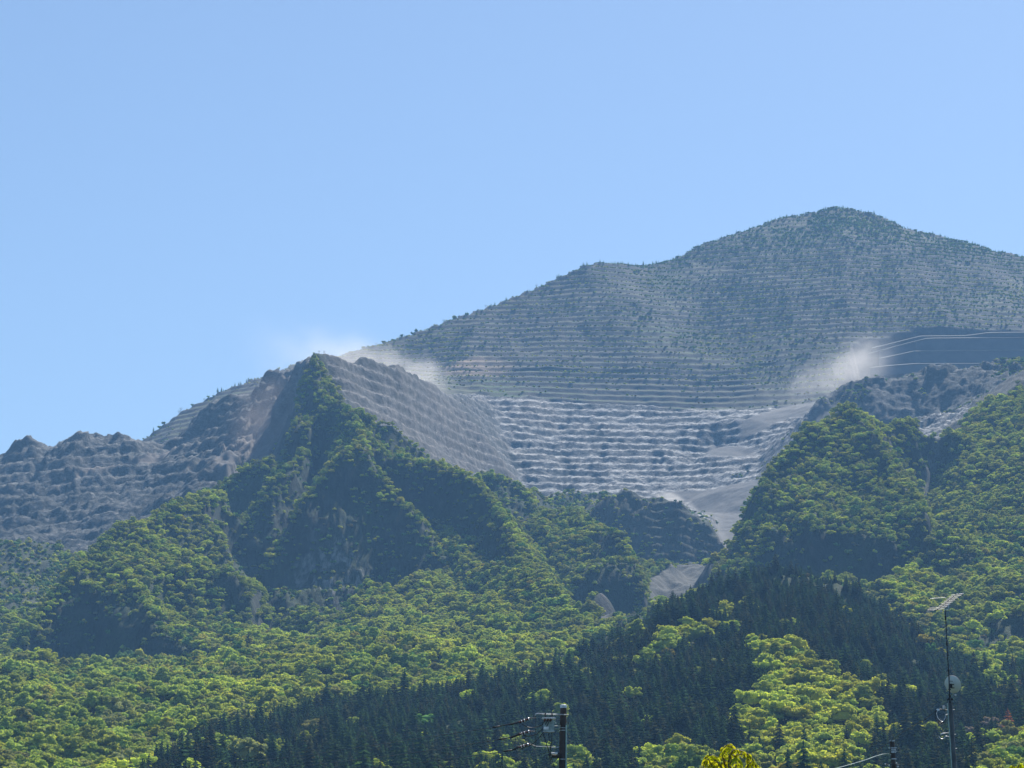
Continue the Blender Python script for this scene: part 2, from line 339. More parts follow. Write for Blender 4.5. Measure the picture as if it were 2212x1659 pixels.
far_m = (OWN == 2) * 1.0; q_m = (OWN == 1) * 1.0; g_m = (OWN == 0) * 1.0
far_b, q_b = blur(far_m, 4), blur(q_m, 4)
Z -= 4.5 * blur(g_m, 6) * sstep(2230, 2050, YY) * (1 - M_scree)
CLIFFS = [
    [(600,1195),(657,1105),(720,1040),(750,1065),(790,1065),(840,1120),(880,1200),(895,1250),(850,1270),(760,1300),(720,1335),(590,1325),(570,1280),(580,1235)],
    [(600,1080),(650,990),(700,1000),(700,1030),(640,1110),(590,1190),(570,1235),(560,1270),(500,1250),(500,1200),(540,1130)],
    [(655,840),(690,905),(660,950),(632,1010),(604,1052),(592,1050),(602,1005),(620,955),(641,910)],
    [(490,1062),(530,1030),(590,1030),(590,1060),(540,1100),(490,1130)],
    [(880,1034),(950,1043),(1010,1080),(1050,1110),(1060,1160),(1000,1170),(950,1120),(900,1080)],
    [(1000,1180),(1090,1175),(1100,1225),(1060,1240),(1010,1215)],
    [(1300,1255),(1385,1250),(1400,1340),(1385,1375),(1335,1390),(1325,1330)],
    [(1645,1160),(1740,1150),(1750,1190),(1850,1190),(1980,1215),(1950,1260),(1890,1290),(1800,1280),(1700,1240),(1640,1220)],
    [(1643,1125),(1658,1060),(1690,1000),(1702,1015),(1675,1075),(1655,1150)],
    [(60,1390),(110,1320),(160,1262),(200,1300),(330,1340),(300,1380),(320,1430),(420,1440),(400,1462),(200,1460),(110,1455),(60,1440)],
    [(830,1050),(870,1060),(930,1140),(900,1150),(850,1090)],
    [(1060,1065),(1140,1080),(1165,1120),(1120,1140),(1080,1110)],
    [(1750,1370),(1790,1365),(1800,1400),(1760,1395)],
    [(2105,1345),(2212,1335),(2212,1385),(2120,1392)],
    [(1160,1085),(1285,1085),(1280,1112),(1165,1112)],
    [(1270,1110),(1300,1072),(1400,1085),(1410,1160),(1370,1240),(1290,1220)],
]
M_cliff = np.zeros(Z.shape)
for pl in CLIFFS:
    M_cliff = np.maximum(M_cliff, poly_mask(pl, 3) * (YY > 1250) * (0.68 if pl[0] == (60, 1390) else 1.0))
M_cliff *= g_m
cn = fbm(XX, YY, 60, 3, 15) * 16


def terrace(z, h, run, keep, edge):
    """benches: every h metres a steep face, between them an outward sloping tread"""
    q = z / h
    k = np.floor(q); t = q - k
    t2 = np.where(t < run, t / run * keep, keep + (t - run) / (1 - run) * (1 - keep))
    return (k + t2) * h


Zc = terrace(Z + cn, 60.0, 0.40, 0.2, 0) - cn
Z = Z + (Zc - Z) * M_cliff * 0.35
M_led = poly_mask([(1370,1082),(1480,1092),(1560,1130),(1530,1235),(1380,1245),(1350,1160)], 4) * g_m * (YY > 1900)
cn2 = fbm(XX, YY, 40, 3, 19) * 3
Z = Z + (terrace(Z + cn2, 10.0, 0.5, 0.15, 0) - cn2 - Z) * M_led * 0.9


def boxblur(a, r):
    for ax in (0, 1):
        p = np.pad(a, [(r + 1, r) if k == ax else (0, 0) for k in (0, 1)], mode='edge')
        c = np.cumsum(p, axis=ax)
        a = (np.take(c, range(2 * r + 1, c.shape[ax]), axis=ax) - np.take(c, range(0, c.shape[ax] - 2 * r - 1), axis=ax)) / (2 * r + 1)
    return a


# ridges stand out and hollows cut in more than a straight-sided survey gives
crisp = Z - boxblur(boxblur(Z, 13), 13)
Z += np.clip(crisp * 0.75, -11, 7) * g_m * sstep(1150, 1450, YY) * sstep(2120, 2000, YY) * (1 - M_scree)
# relief
Z += g_m * (fbm(XX, YY, 90, 4, 21, ridged=True) * 7 + fbm(XX, YY, 26, 3, 27) * 2.2) * sstep(500, 900, YY)
GUL = fbm(XX + YY * 0.25, YY * 0.22, 52, 4, 33, ridged=True)
Z += g_m * GUL * 10.0 * sstep(1000, 1500, YY)
Z += q_b * (1 - M_scree) * (fbm(XX, YY, 110, 4, 41, ridged=True) * 5 + fbm(XX, YY, 36, 4, 47) * 4)
Z += far_b * (1 - M_grade) * (fbm(XX * 1.0, YY * 0.35, 150, 4, 51, ridged=True) * 6 + fbm(XX, YY, 45, 3, 57) * 2.5)


lat = fbm(XX, YY, 300, 2, 61) * 4 + XX * 0.012
lat = XX * 0.004 + fbm(XX, YY, 400, 2, 61) * 3
# tread: run of the rise is small -> keep small; steep face takes the rest
rough_q = fbm(XX, YY, 24, 4, 71, gain=0.65) * 1.1
zq = Z + lat + rough_q * 2.6
M_knoll = poly_mask([(1745,905),(1790,850),(1850,825),(1990,785),(2060,775),(2400,760),(2400,815),(2212,835),(2100,890),(2000,945),(1880,945),(1770,925)], 4) * ((YY > 2280) & (YY < 2600))
M_flank = poly_mask([(690,750),(860,775),(980,850),(1060,880),(1120,1010),(1140,1090),(1000,1070),(835,1030),(760,930)], 5) * (YY > 2050) * (YY < 2700)
M_pit = poly_mask([(1050,860),(1700,870),(1720,960),(1650,1060),(1200,1100),(1100,1000)], 6) * (YY > 2380)
tq = terrace(zq, 12.0, 0.62, 0.30, 0) - lat - rough_q * 1.2
# left quarry: broader, more broken benches
left_m = sstep(-0.085, -0.115, SS)
ln = fbm(XX, YY, 90, 3, 75) * 8 - XX * 0.13
tq2 = terrace(Z + ln, 17.0, 0.50, 0.14, 0) - ln
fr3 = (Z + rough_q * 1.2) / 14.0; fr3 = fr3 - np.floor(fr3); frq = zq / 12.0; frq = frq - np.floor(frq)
FACE = M_flank * sstep(0.48, 0.56, fr3) * 0.95 + M_pit * (1 - M_flank) * sstep(0.58, 0.68, frq) * 0.5  # mask of the steep bench risers, whose shade is painted as darker colour
tq3 = terrace(Z + rough_q * 1.2, 14.0, 0.50, 0.03, 0) - rough_q * 0.6
tq = tq * (1 - M_flank) + tq3 * M_flank
tq = tq * (1 - left_m) + tq2 * left_m
brk = sstep(-0.1, 0.35, fbm(XX, YY, 120, 3, 79))            # where benches have slumped
right_k = np.clip(M_knoll, 0, 1)
brk = brk * (1 - M_flank) * (1 - 0.8 * left_m)
wq = q_b * (1 - M_scree) * (1 - 0.55 * brk) * (1 - right_k)
Z = Z * (1 - wq) + tq * wq
zf = Z + lat * 1.5 + fbm(XX, YY, 70, 3, 83) * 1.6
tf = terrace(zf, 10.5, 0.62, 0.24, 0) - lat * 1.5 - fbm(XX, YY, 70, 3, 83) * 1.6
top_m = sstep(930, 1010, Z)
wf = far_b * (1 - M_grade) * (0.92 - 0.5 * top_m) * (1 - 0.5 * sstep(0.05, 0.4, fbm(XX, YY, 160, 3, 87)))
Z = Z * (1 - wf) + tf * wf
rock_f = fbm(XX, YY, 9, 3, 91, gain=0.6, ridged=True)
Z += q_b * (1 - 0.85 * M_scree) * (rock_f * 0.5 + fbm(XX, YY, 20, 3, 95, ridged=True) * 0.5) * (1 - 0.4 * M_pit - 0.5 * M_flank)
M_cut = poly_mask([(560,830),(620,800),(680,774),(708,780),(698,805),(650,930),(605,1040),(480,1080),(465,1000)], 4) * (YY > 2055)
Z += M_cut * sstep(715, 690, U0) * (blocks(XX * 1.3, YY * 0.8, 24, 431) * 8 + fbm(XX, YY, 16, 4, 433, gain=0.6, ridged=True) * 5) * sstep(775, 810, V0)
Z += M_cliff * fbm(XX, YY * 0.25, 17, 4, 451, gain=0.6, ridged=True) * 2.6
M_rock = np.clip(q_b * (1 - 0.9 * M_scree) + 0.9 * M_cliff, 0, 1)
Z += q_b * (left_m * 3.4 + M_knoll * 5) * (1 - M_scree) * blocks(XX, YY, 42, 401)
Z += M_rock * (blocks(XX, YY * 0.9, 17, 411) * (1.9 - 0.4 * left_m - 1.1 * M_pit - 1.0 * M_flank) + blocks(XX, YY, 7.5, 421) * (1.4 - 0.55 * M_pit - 0.8 * M_flank) + blocks(XX, YY, 4.2, 461) * (0.85 - 0.3 * M_pit - 0.35 * M_flank))
Z += M_scree * fbm(XX, YY, 14, 4, 441, gain=0.6) * 1.1
Z += M_cliff * fbm(XX, YY, 18, 4, 98, gain=0.6, ridged=True) * 2.2
Z -= 42 * M_grade * far_b
Z += far_b * (1 - M_grade) * fbm(XX, YY, 12, 2, 93) * 0.5
near_flat = sstep(430, 520, YY)
Z = Z * near_flat + (-5.6) * (1 - near_flat)

ZY = np.gradient(Z, axis=0) / np.gradient(YY, axis=0)
ZX = np.gradient(Z, axis=1) / np.gradient(XX, axis=1)
ZX2 = ZX; SLOPE = np.sqrt(ZX ** 2 + ZY ** 2)
EL = Z / YY
RUNMAX = np.maximum.accumulate(EL, axis=0)


def grid_mesh(name, mask, mat, attrs=None):
    """one sheet of ground made of the grid cells in mask"""
    cell = mask[:-1, :-1]
    jj, ii = np.nonzero(cell)
    q = np.stack([jj * NS + ii, jj * NS + ii + 1, (jj + 1) * NS + ii + 1, (jj + 1) * NS + ii], 1)
    used, inv = np.unique(q, return_inverse=True)
    inv = inv.reshape(-1, 4)
    co = np.stack([XX.ravel()[used], YY.ravel()[used], Z.ravel()[used]], 1).astype(np.float32)
    me = bpy.data.meshes.new(name)
    me.vertices.add(len(used)); me.vertices.foreach_set('co', co.ravel())
    nf = len(inv)
    me.loops.add(nf * 4); me.loops.foreach_set('vertex_index', inv.ravel().astype(np.int32))
    me.polygons.add(nf)
    me.polygons.foreach_set('loop_start', np.arange(0, nf * 4, 4, dtype=np.int32))
    me.update(calc_edges=True)
    for an, arr in (attrs or {}).items():
        at = me.attributes.new(an, 'FLOAT', 'POINT')
        at.data.foreach_set('value', arr.ravel()[used].astype(np.float32))
    me.materials.append(mat)
    o = bpy.data.objects.new(name, me); COL.objects.link(o)
    o['kind'] = 'structure'
    return o
# ------------------------------------------------------------------ materials
def new_mat(name):
    m = bpy.data.materials.new(name); m.use_nodes = True
    nt = m.node_tree; nt.nodes.clear()
    out = nt.nodes.new('ShaderNodeOutputMaterial')
    return m, nt, out


class NB:
    """small helper that writes node graphs"""
    def __init__(s, nt): s.nt = nt
    def n(s, t, **kw):
        nd = s.nt.nodes.new(t)
        for k, v in kw.items():
            if k.startswith('i_'):
                nd.inputs[k[2:].replace('_', ' ')].default_value = v
            else: setattr(nd, k, v)
        return nd
    def l(s, a, b): s.nt.links.new(a, b)
    def pos(s, scale=(1, 1, 1)):
        g = s.n('ShaderNodeNewGeometry'); m = s.n('ShaderNodeMapping'); m.inputs['Scale'].default_value = scale
        s.l(g.outputs['Position'], m.inputs['Vector']); return m.outputs[0]
    def noise(s, vec, scale, detail=4, rough=0.55):
        t = s.n('ShaderNodeTexNoise'); t.inputs['Scale'].default_value = scale
        t.inputs['Detail'].default_value = detail; t.inputs['Roughness'].default_value = rough
        s.l(vec, t.inputs['Vector']); return t.outputs['Fac']
    def ramp(s, f, stops):
        r = s.n('ShaderNodeValToRGB'); e = r.color_ramp.elements
        while len(e) < len(stops): e.new(0.5)
        for q, (p, c) in zip(e, stops):
            q.position = p; q.color = (*c, 1) if len(c) == 3 else c
        s.l(f, r.inputs[0]); return r.outputs[0]
    def mix(s, f, a, b, blend='MIX'):
        m = s.n('ShaderNodeMix'); m.data_type = 'RGBA'; m.blend_type = blend
        for sock, val in ((m.inputs[0], f), (m.inputs[6], a), (m.inputs[7], b)):
            if isinstance(val, (int, float)): sock.default_value = val
            elif isinstance(val, tuple): sock.default_value = (*val, 1)
            else: s.l(val, sock)
        return m.outputs[2]
    def math(s, op, a, b=0.0):
        m = s.n('ShaderNodeMath'); m.operation = op
        for sock, val in ((m.inputs[0], a), (m.inputs[1], b)):
            if isinstance(val, (int, float)): sock.default_value = val
            else: s.l(val, sock)
        return m.outputs[0]
    def mr(s, f, a, b, c=0.0, d=1.0):
        m = s.n('ShaderNodeMapRange'); s.l(f, m.inputs[0])
        for i, v in enumerate((a, b, c, d)): m.inputs[i + 1].default_value = v
        return m.outputs[0]
    def attr(s, name, typ='GEOMETRY'):
        a = s.n('ShaderNodeAttribute'); a.attribute_name = name; a.attribute_type = typ
        return a.outputs['Fac']
    def nz(s):
        g = s.n('ShaderNodeNewGeometry'); x = s.n('ShaderNodeSeparateXYZ')
        s.l(g.outputs['True Normal'], x.inputs[0]); return x.outputs[2]
    def finish(s, out, col, rough=0.9, bump=None, dist=1.0, strength=1.0, spec=0.2):
        b = s.n('ShaderNodeBsdfPrincipled')
        if isinstance(col, tuple): b.inputs['Base Color'].default_value = (*col, 1)
        else: s.l(col, b.inputs['Base Color'])
        b.inputs['Roughness'].default_value = rough
        b.inputs['Specular IOR Level'].default_value = spec
        if bump is not None:
            bp = s.n('ShaderNodeBump'); bp.inputs['Distance'].default_value = dist
            bp.inputs['Strength'].default_value = strength
            s.l(bump, bp.inputs['Height']); s.l(bp.outputs[0], b.inputs['Normal'])
        s.l(b.outputs[0], out.inputs['Surface'])
        return b


def mat_quarry():
    m, nt, out = new_mat('quarry_rock'); n = NB(nt)
    p = n.pos(); ps = n.pos((1, 1, 1.25))
    a = n.noise(p, 0.012, 5); b = n.noise(ps, 0.12, 6, 0.65); c = n.noise(ps, 0.38, 6, 0.75)
    base = n.ramp(a, [(0.35, (0.085, 0.087, 0.091)), (0.55, (0.12, 0.12, 0.121)), (0.72, (0.145, 0.13, 0.118))])
    det = n.ramp(b, [(0.3, (0.55, 0.55, 0.57)), (0.5, (1, 1, 1)), (0.68, (1.5, 1.48, 1.45))])
    col = n.mix(1.0, base, det, 'MULTIPLY')
    grit = n.ramp(c, [(0.38, (0.5, 0.5, 0.52)), (0.62, (1.6, 1.6, 1.57))])
    col = n.mix(0.9, col, grit, 'MULTIPLY')
    tr = n.mr(n.nz(), 0.68, 0.88)
    col = n.mix(n.math('MULTIPLY', tr, 0.88), col, n.mix(n.mr(c, 0.38, 0.62), (0.13, 0.13, 0.132), (0.46, 0.455, 0.45)))
    dk = n.attr('weathered_and_shade')  # weathered rock of knoll and left quarry, plus painted shade on bench risers
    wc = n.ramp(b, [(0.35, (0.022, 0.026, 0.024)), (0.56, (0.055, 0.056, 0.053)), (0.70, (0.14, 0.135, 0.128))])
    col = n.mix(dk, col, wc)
    sc = n.attr('scree')
    scc = n.ramp(n.noise(p, 0.05, 5), [(0.35, (0.075, 0.074, 0.074)), (0.65, (0.10, 0.096, 0.093))])
    scg = n.mix(n.noise(n.pos(), 1.3, 3, 0.7), (0.6, 0.6, 0.6), (1.5, 1.5, 1.5))
    scc = n.mix(0.6, scc, scg, 'MULTIPLY')
    col = n.mix(n.math('MULTIPLY', sc, 0.9), col, scc)
    warm = n.attr('warm')
    col = n.mix(warm, col, n.mix(b, (0.095, 0.08, 0.068), (0.20, 0.165, 0.14)))
    pale = n.attr('pale')
    col = n.mix(pale, col, (0.40, 0.375, 0.34))
    h = n.math('ADD', n.math('MULTIPLY', b, 2.4), n.math('MULTIPLY', c, 1.0))
    h = n.math('MULTIPLY', h, n.math('SUBTRACT', 1.0, n.math('MULTIPLY', sc, 0.7)))
    n.finish(out, col, 0.95, h, 1.0, 0.9)
    return m


def mat_far():
    m, nt, out = new_mat('terraced_ground'); n = NB(nt)
    p = n.pos(); z = n.nz()
    a = n.noise(p, 0.010, 5); b = n.noise(p, 0.09, 5, 0.65); c = n.noise(p, 0.5, 4, 0.7)
    rock = n.ramp(b, [(0.3, (0.050, 0.047, 0.046)), (0.55, (0.075, 0.068, 0.066)), (0.75, (0.145, 0.13, 0.12))])
    tread = n.ramp(a, [(0.35, (0.045, 0.072, 0.024)), (0.5, (0.070, 0.073, 0.040)), (0.65, (0.052, 0.076, 0.028))])
    tread = n.mix(n.mr(c, 0.54, 0.76), tread, (0.125, 0.112, 0.085))
    col = n.mix(n.mr(z, 0.68, 0.9), rock, tread)
    gr = n.attr('graded')
    gcol = n.ramp(n.noise(p, 0.05, 4), [(0.35, (0.085, 0.08, 0.075)), (0.65, (0.115, 0.105, 0.10))])
    col = n.mix(gr, col, gcol)
    bare = n.attr('bare')
    col = n.mix(bare, col, n.mix(b, (0.17, 0.12, 0.09), (0.36, 0.27, 0.20)))
    h = n.math('ADD', n.math('MULTIPLY', b, 1.6), n.math('MULTIPLY', c, 0.8))
    h = n.math('MULTIPLY', h, n.math('SUBTRACT', 1.0, n.math('MULTIPLY', gr, 0.85)))
    n.finish(out, col, 0.95, h, 1.0, 0.8)
    return m


def mat_wood():
    m, nt, out = new_mat('wooded_ground'); n = NB(nt)
    p = n.pos(); ps = n.pos((1, 1, 0.22)); z = n.nz()
    b = n.noise(ps, 0.13, 6, 0.65); c = n.noise(p, 0.6, 5, 0.7); a = n.noise(p, 0.022, 4)
    soil = n.ramp(c, [(0.35, (0.014, 0.022, 0.008)), (0.6, (0.032, 0.048, 0.014)), (0.75, (0.05, 0.06, 0.022))])
    rock = n.ramp(b, [(0.35, (0.007, 0.010, 0.007)), (0.50, (0.016, 0.020, 0.014)), (0.62, (0.034, 0.037, 0.030)), (0.74, (0.085, 0.085, 0.078))])
    veg = n.mix(n.mr(c, 0.42, 0.6), rock, (0.03, 0.05, 0.018))
    rock = n.mix(n.mr(a, 0.45, 0.6), veg, rock)
    col = n.mix(n.mr(z, 0.52, 0.72), rock, soil)
    pale = n.attr('pale')
    st = n.mr(n.noise(n.pos((1, 1, 0.12)), 0.16, 5, 0.7), 0.47, 0.62)
    col = n.mix(n.math('MULTIPLY', n.math('MULTIPLY', pale, st), n.mr(z, 0.62, 0.45)), col, (0.26, 0.255, 0.24))
    bare = n.attr('bare')
    rk2 = n.ramp(b, [(0.3, (0.045, 0.044, 0.042)), (0.6, (0.095, 0.092, 0.086)), (0.75, (0.17, 0.162, 0.15))])
    col = n.mix(bare, col, rk2)
    h = n.math('ADD', n.math('MULTIPLY', b, 2.6), n.math('MULTIPLY', c, 1.0))
    n.finish(out, col, 0.95, h, 1.0, 0.9)
    return m


M_QUARRY, M_FAR, M_WOOD = mat_quarry(), mat_far(), mat_wood()
# ------------------------------------------------------------------ ground objects
ATT_SCREE = M_scree
weath_shade = np.clip(poly_mask([(1760,880),(1850,825),(1990,790),(2060,780),(2300,775),(2300,830),(2100,880),(2000,935),(1880,930),(1770,915)], 4)
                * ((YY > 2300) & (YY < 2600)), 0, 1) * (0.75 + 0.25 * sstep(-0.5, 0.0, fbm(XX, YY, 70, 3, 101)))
weath_shade = np.maximum(weath_shade, sstep(-0.095, -0.12, SS) * (0.8 + 0.3 * fbm(XX, YY, 140, 3, 103)) * (YY < 2500))
weath_shade = np.maximum(weath_shade, FACE * (0.6 + 0.6 * sstep(-0.3, 0.3, fbm(XX, YY, 25, 3, 501))))  # riser shade joins the weathering here, as a darker rock colour
pale_q = poly_mask([(1405,1085),(1425,1066),(1450,1064),(1480,1080),(1420,1092)], 1) * (YY > 2350) * 0.9
warm_q = poly_mask([(455,1005),(500,960),(560,880),(620,820),(650,860),(610,960),(560,1010),(505,1070),(470,1080)], 6) * (YY > 2050) * (0.5 + 0.5 * fbm(XX, YY, 40, 3, 105)) * 0.8
warm_q = np.maximum(warm_q, poly_mask([(700,760),(860,790),(980,860),(1130,1050),(1000,1050),(840,1010),(780,900)], 5) * (YY > 2050) * 0.30 * (0.7 + 0.6 * fbm(XX, YY, 60, 3, 106)))
road = poly_mask([(387,953),(345,978),(273,990),(191,1008),(110,1040),(112,1046),(195,1016),(280,998),(350,988),(390,964)], 1) * (YY > 2250)
warm_q = np.maximum(warm_q, road * 0.5)
grid_mesh('quarry_face', OWN == 1, M_QUARRY, {'scree': np.maximum(M_scree, road), 'weathered_and_shade': np.clip(weath_shade * (1 - M_scree), 0, 1), 'pale': pale_q, 'warm': np.clip(warm_q, 0, 1)})
bare_f = poly_mask([(960,790),(1010,775),(1050,770),(1105,782),(1110,800),(1050,812),(960,812)], 3) * (0.6 + 0.6 * fbm(XX, YY, 25, 3, 107)) * (YY > 2700)
grid_mesh('mountain', OWN == 2, M_FAR, {'graded': M_grade, 'bare': np.clip(bare_f, 0, 1)})
pale_w = 0.8 * poly_mask([(625,1215),(655,1185),(710,1150),(770,1190),(800,1250),(740,1305),(660,1290)], 6) * ((YY > 1600) & (YY < 1900))
bare_w = poly_mask([(1266,1392),(1285,1330),(1298,1295),(1322,1340),(1335,1385),(1300,1400)], 2) * (YY > 1500)
bare_w = np.maximum(bare_w, M_scree * (YY > 1700) * 0.9)
bare_w = np.maximum(bare_w, poly_mask([(900,1060),(820,945),(780,905),(740,868),(700,790),(690,762),(720,765),(800,900),(840,1000)], 2) * (YY > 1950) * 0.5)
M_cone = poly_mask([(1266,1112),(1300,1070),(1410,1080),(1560,1120),(1570,1235),(1380,1250),(1290,1220)], 2) * ((YY > 2030) & (YY < 2400))
bare_w = np.maximum(bare_w, M_cone * 0.42)
bare_w = np.maximum(bare_w, M_cut * 0.75)
M_lsl = poly_mask([(-50,1185),(115,1185),(150,1230),(130,1290),(60,1330),(-50,1330)], 3) * ((YY > 1700) & (YY < 2100))
bare_w = np.maximum(bare_w, M_lsl * 0.3)
grid_mesh('wooded_hillside', OWN == 0, M_WOOD, {'pale': pale_w, 'bare': np.clip(bare_w, 0, 1)})
# the plain at the foot, one sheet to the horizon
gm = bpy.data.meshes.new('ground')
gm.from_pydata([(-20000, -20000, -6.0), (20000, -20000, -6.0), (20000, 20000, -6.0), (-20000, 20000, -6.0)], [], [(0, 1, 2, 3)])
gm.materials.append(M_WOOD)
go = bpy.data.objects.new('ground', gm); COL.objects.link(go); go['kind'] = 'structure'

# haze: one closed box of even air round camera and mountains
hm, hnt, hout = new_mat('haze_air')
pv = hnt.nodes.new('ShaderNodeVolumePrincipled')
pv.inputs['Density'].default_value = 1.0e-4
pv.inputs['Color'].default_value = (0.26, 0.55, 0.97, 1)
pv.inputs['Anisotropy'].default_value = 0.0
hnt.links.new(pv.outputs[0], hout.inputs['Volume'])


def box_obj(name, lo, hi, mat):
    me = bpy.data.meshes.new(name)
    v = [(x, y, z) for x in (lo[0], hi[0]) for y in (lo[1], hi[1]) for z in (lo[2], hi[2])]
    me.from_pydata(v, [], [(0, 1, 3, 2), (4, 6, 7, 5), (0, 4, 5, 1), (2, 3, 7, 6), (0, 2, 6, 4), (1, 5, 7, 3)])
    me.materials.append(mat)
    o = bpy.data.objects.new(name, me); COL.objects.link(o)
    return o
hz = box_obj('haze', (-21000, -21000, -7.0), (21000, 21000, 1110), hm)
hz['kind'] = 'stuff'
# ------------------------------------------------------------------ woods
def leaf_mat(name, col, col2, transl=0.42):
    m, nt, out = new_mat(name); n = NB(nt)
    oi = n.n('ShaderNodeObjectInfo')
    nz_ = n.noise(n.pos(), 0.55, 3, 0.7)
    c = n.mix(n.mr(nz_, 0.35, 0.65), col, col2)
    hv = n.n('ShaderNodeHueSaturation')
    n.l(n.mr(oi.outputs['Random'], 0, 1, 0.485, 0.515), hv.inputs['Hue'])
    n.l(n.mr(oi.outputs['Random'], 0, 1, 0.75, 1.2), hv.inputs['Value'])
    n.l(c, hv.inputs['Color'])
    d = n.n('ShaderNodeBsdfDiffuse'); t = n.n('ShaderNodeBsdfTranslucent')
    n.l(hv.outputs[0], d.inputs['Color'])
    br = n.mix(1.0, hv.outputs[0], (1.55, 1.4, 0.6), 'MULTIPLY'); n.l(br, t.inputs['Color'])
    mx = n.n('ShaderNodeMixShader'); mx.inputs[0].default_value = transl
    n.l(d.outputs[0], mx.inputs[1]); n.l(t.outputs[0], mx.inputs[2]); n.l(mx.outputs[0], out.inputs['Surface'])
    return m


LEAF = {
    'fresh green': leaf_mat('leaf_fresh', (0.205, 0.275, 0.058), (0.290, 0.355, 0.086), 0.5),
    'yellow-green': leaf_mat('leaf_yellow_green', (0.30, 0.37, 0.058), (0.41, 0.46, 0.09), 0.5),
    'deep green': leaf_mat('leaf_deep', (0.085, 0.165, 0.036), (0.13, 0.225, 0.052), 0.3),
    'olive grey': leaf_mat('leaf_olive', (0.18, 0.205, 0.08), (0.26, 0.275, 0.115)),
    'bronze-yellow': leaf_mat('leaf_bronze', (0.30, 0.29, 0.055), (0.38, 0.36, 0.085)),
}
NEEDLE = {
    'dark green': leaf_mat('needle_dark', (0.020, 0.043, 0.021), (0.044, 0.078, 0.033), 0.22),
    'dull brown-green': leaf_mat('needle_brown', (0.030, 0.039, 0.021), (0.052, 0.058, 0.030), 0.2),
}
M_BARK, _nt, _out = new_mat('bark'); NB(_nt).finish(_out, (0.06, 0.05, 0.04))
RED_LEAF = leaf_mat('leaf_copper', (0.16, 0.045, 0.035), (0.22, 0.07, 0.05), 0.25)
PALE_LEAF = leaf_mat('leaf_pale', (0.20, 0.17, 0.15), (0.28, 0.24, 0.21), 0.3)


def ico(sub):
    bm = bmesh.new(); bmesh.ops.create_icosphere(bm, subdivisions=sub, radius=1.0)
    v = np.array([x.co[:] for x in bm.verts]); f = [[q.index for q in p.verts] for p in bm.faces]
    bm.free(); return v, f


ICO1 = ico(1); ICO_S = ICO1


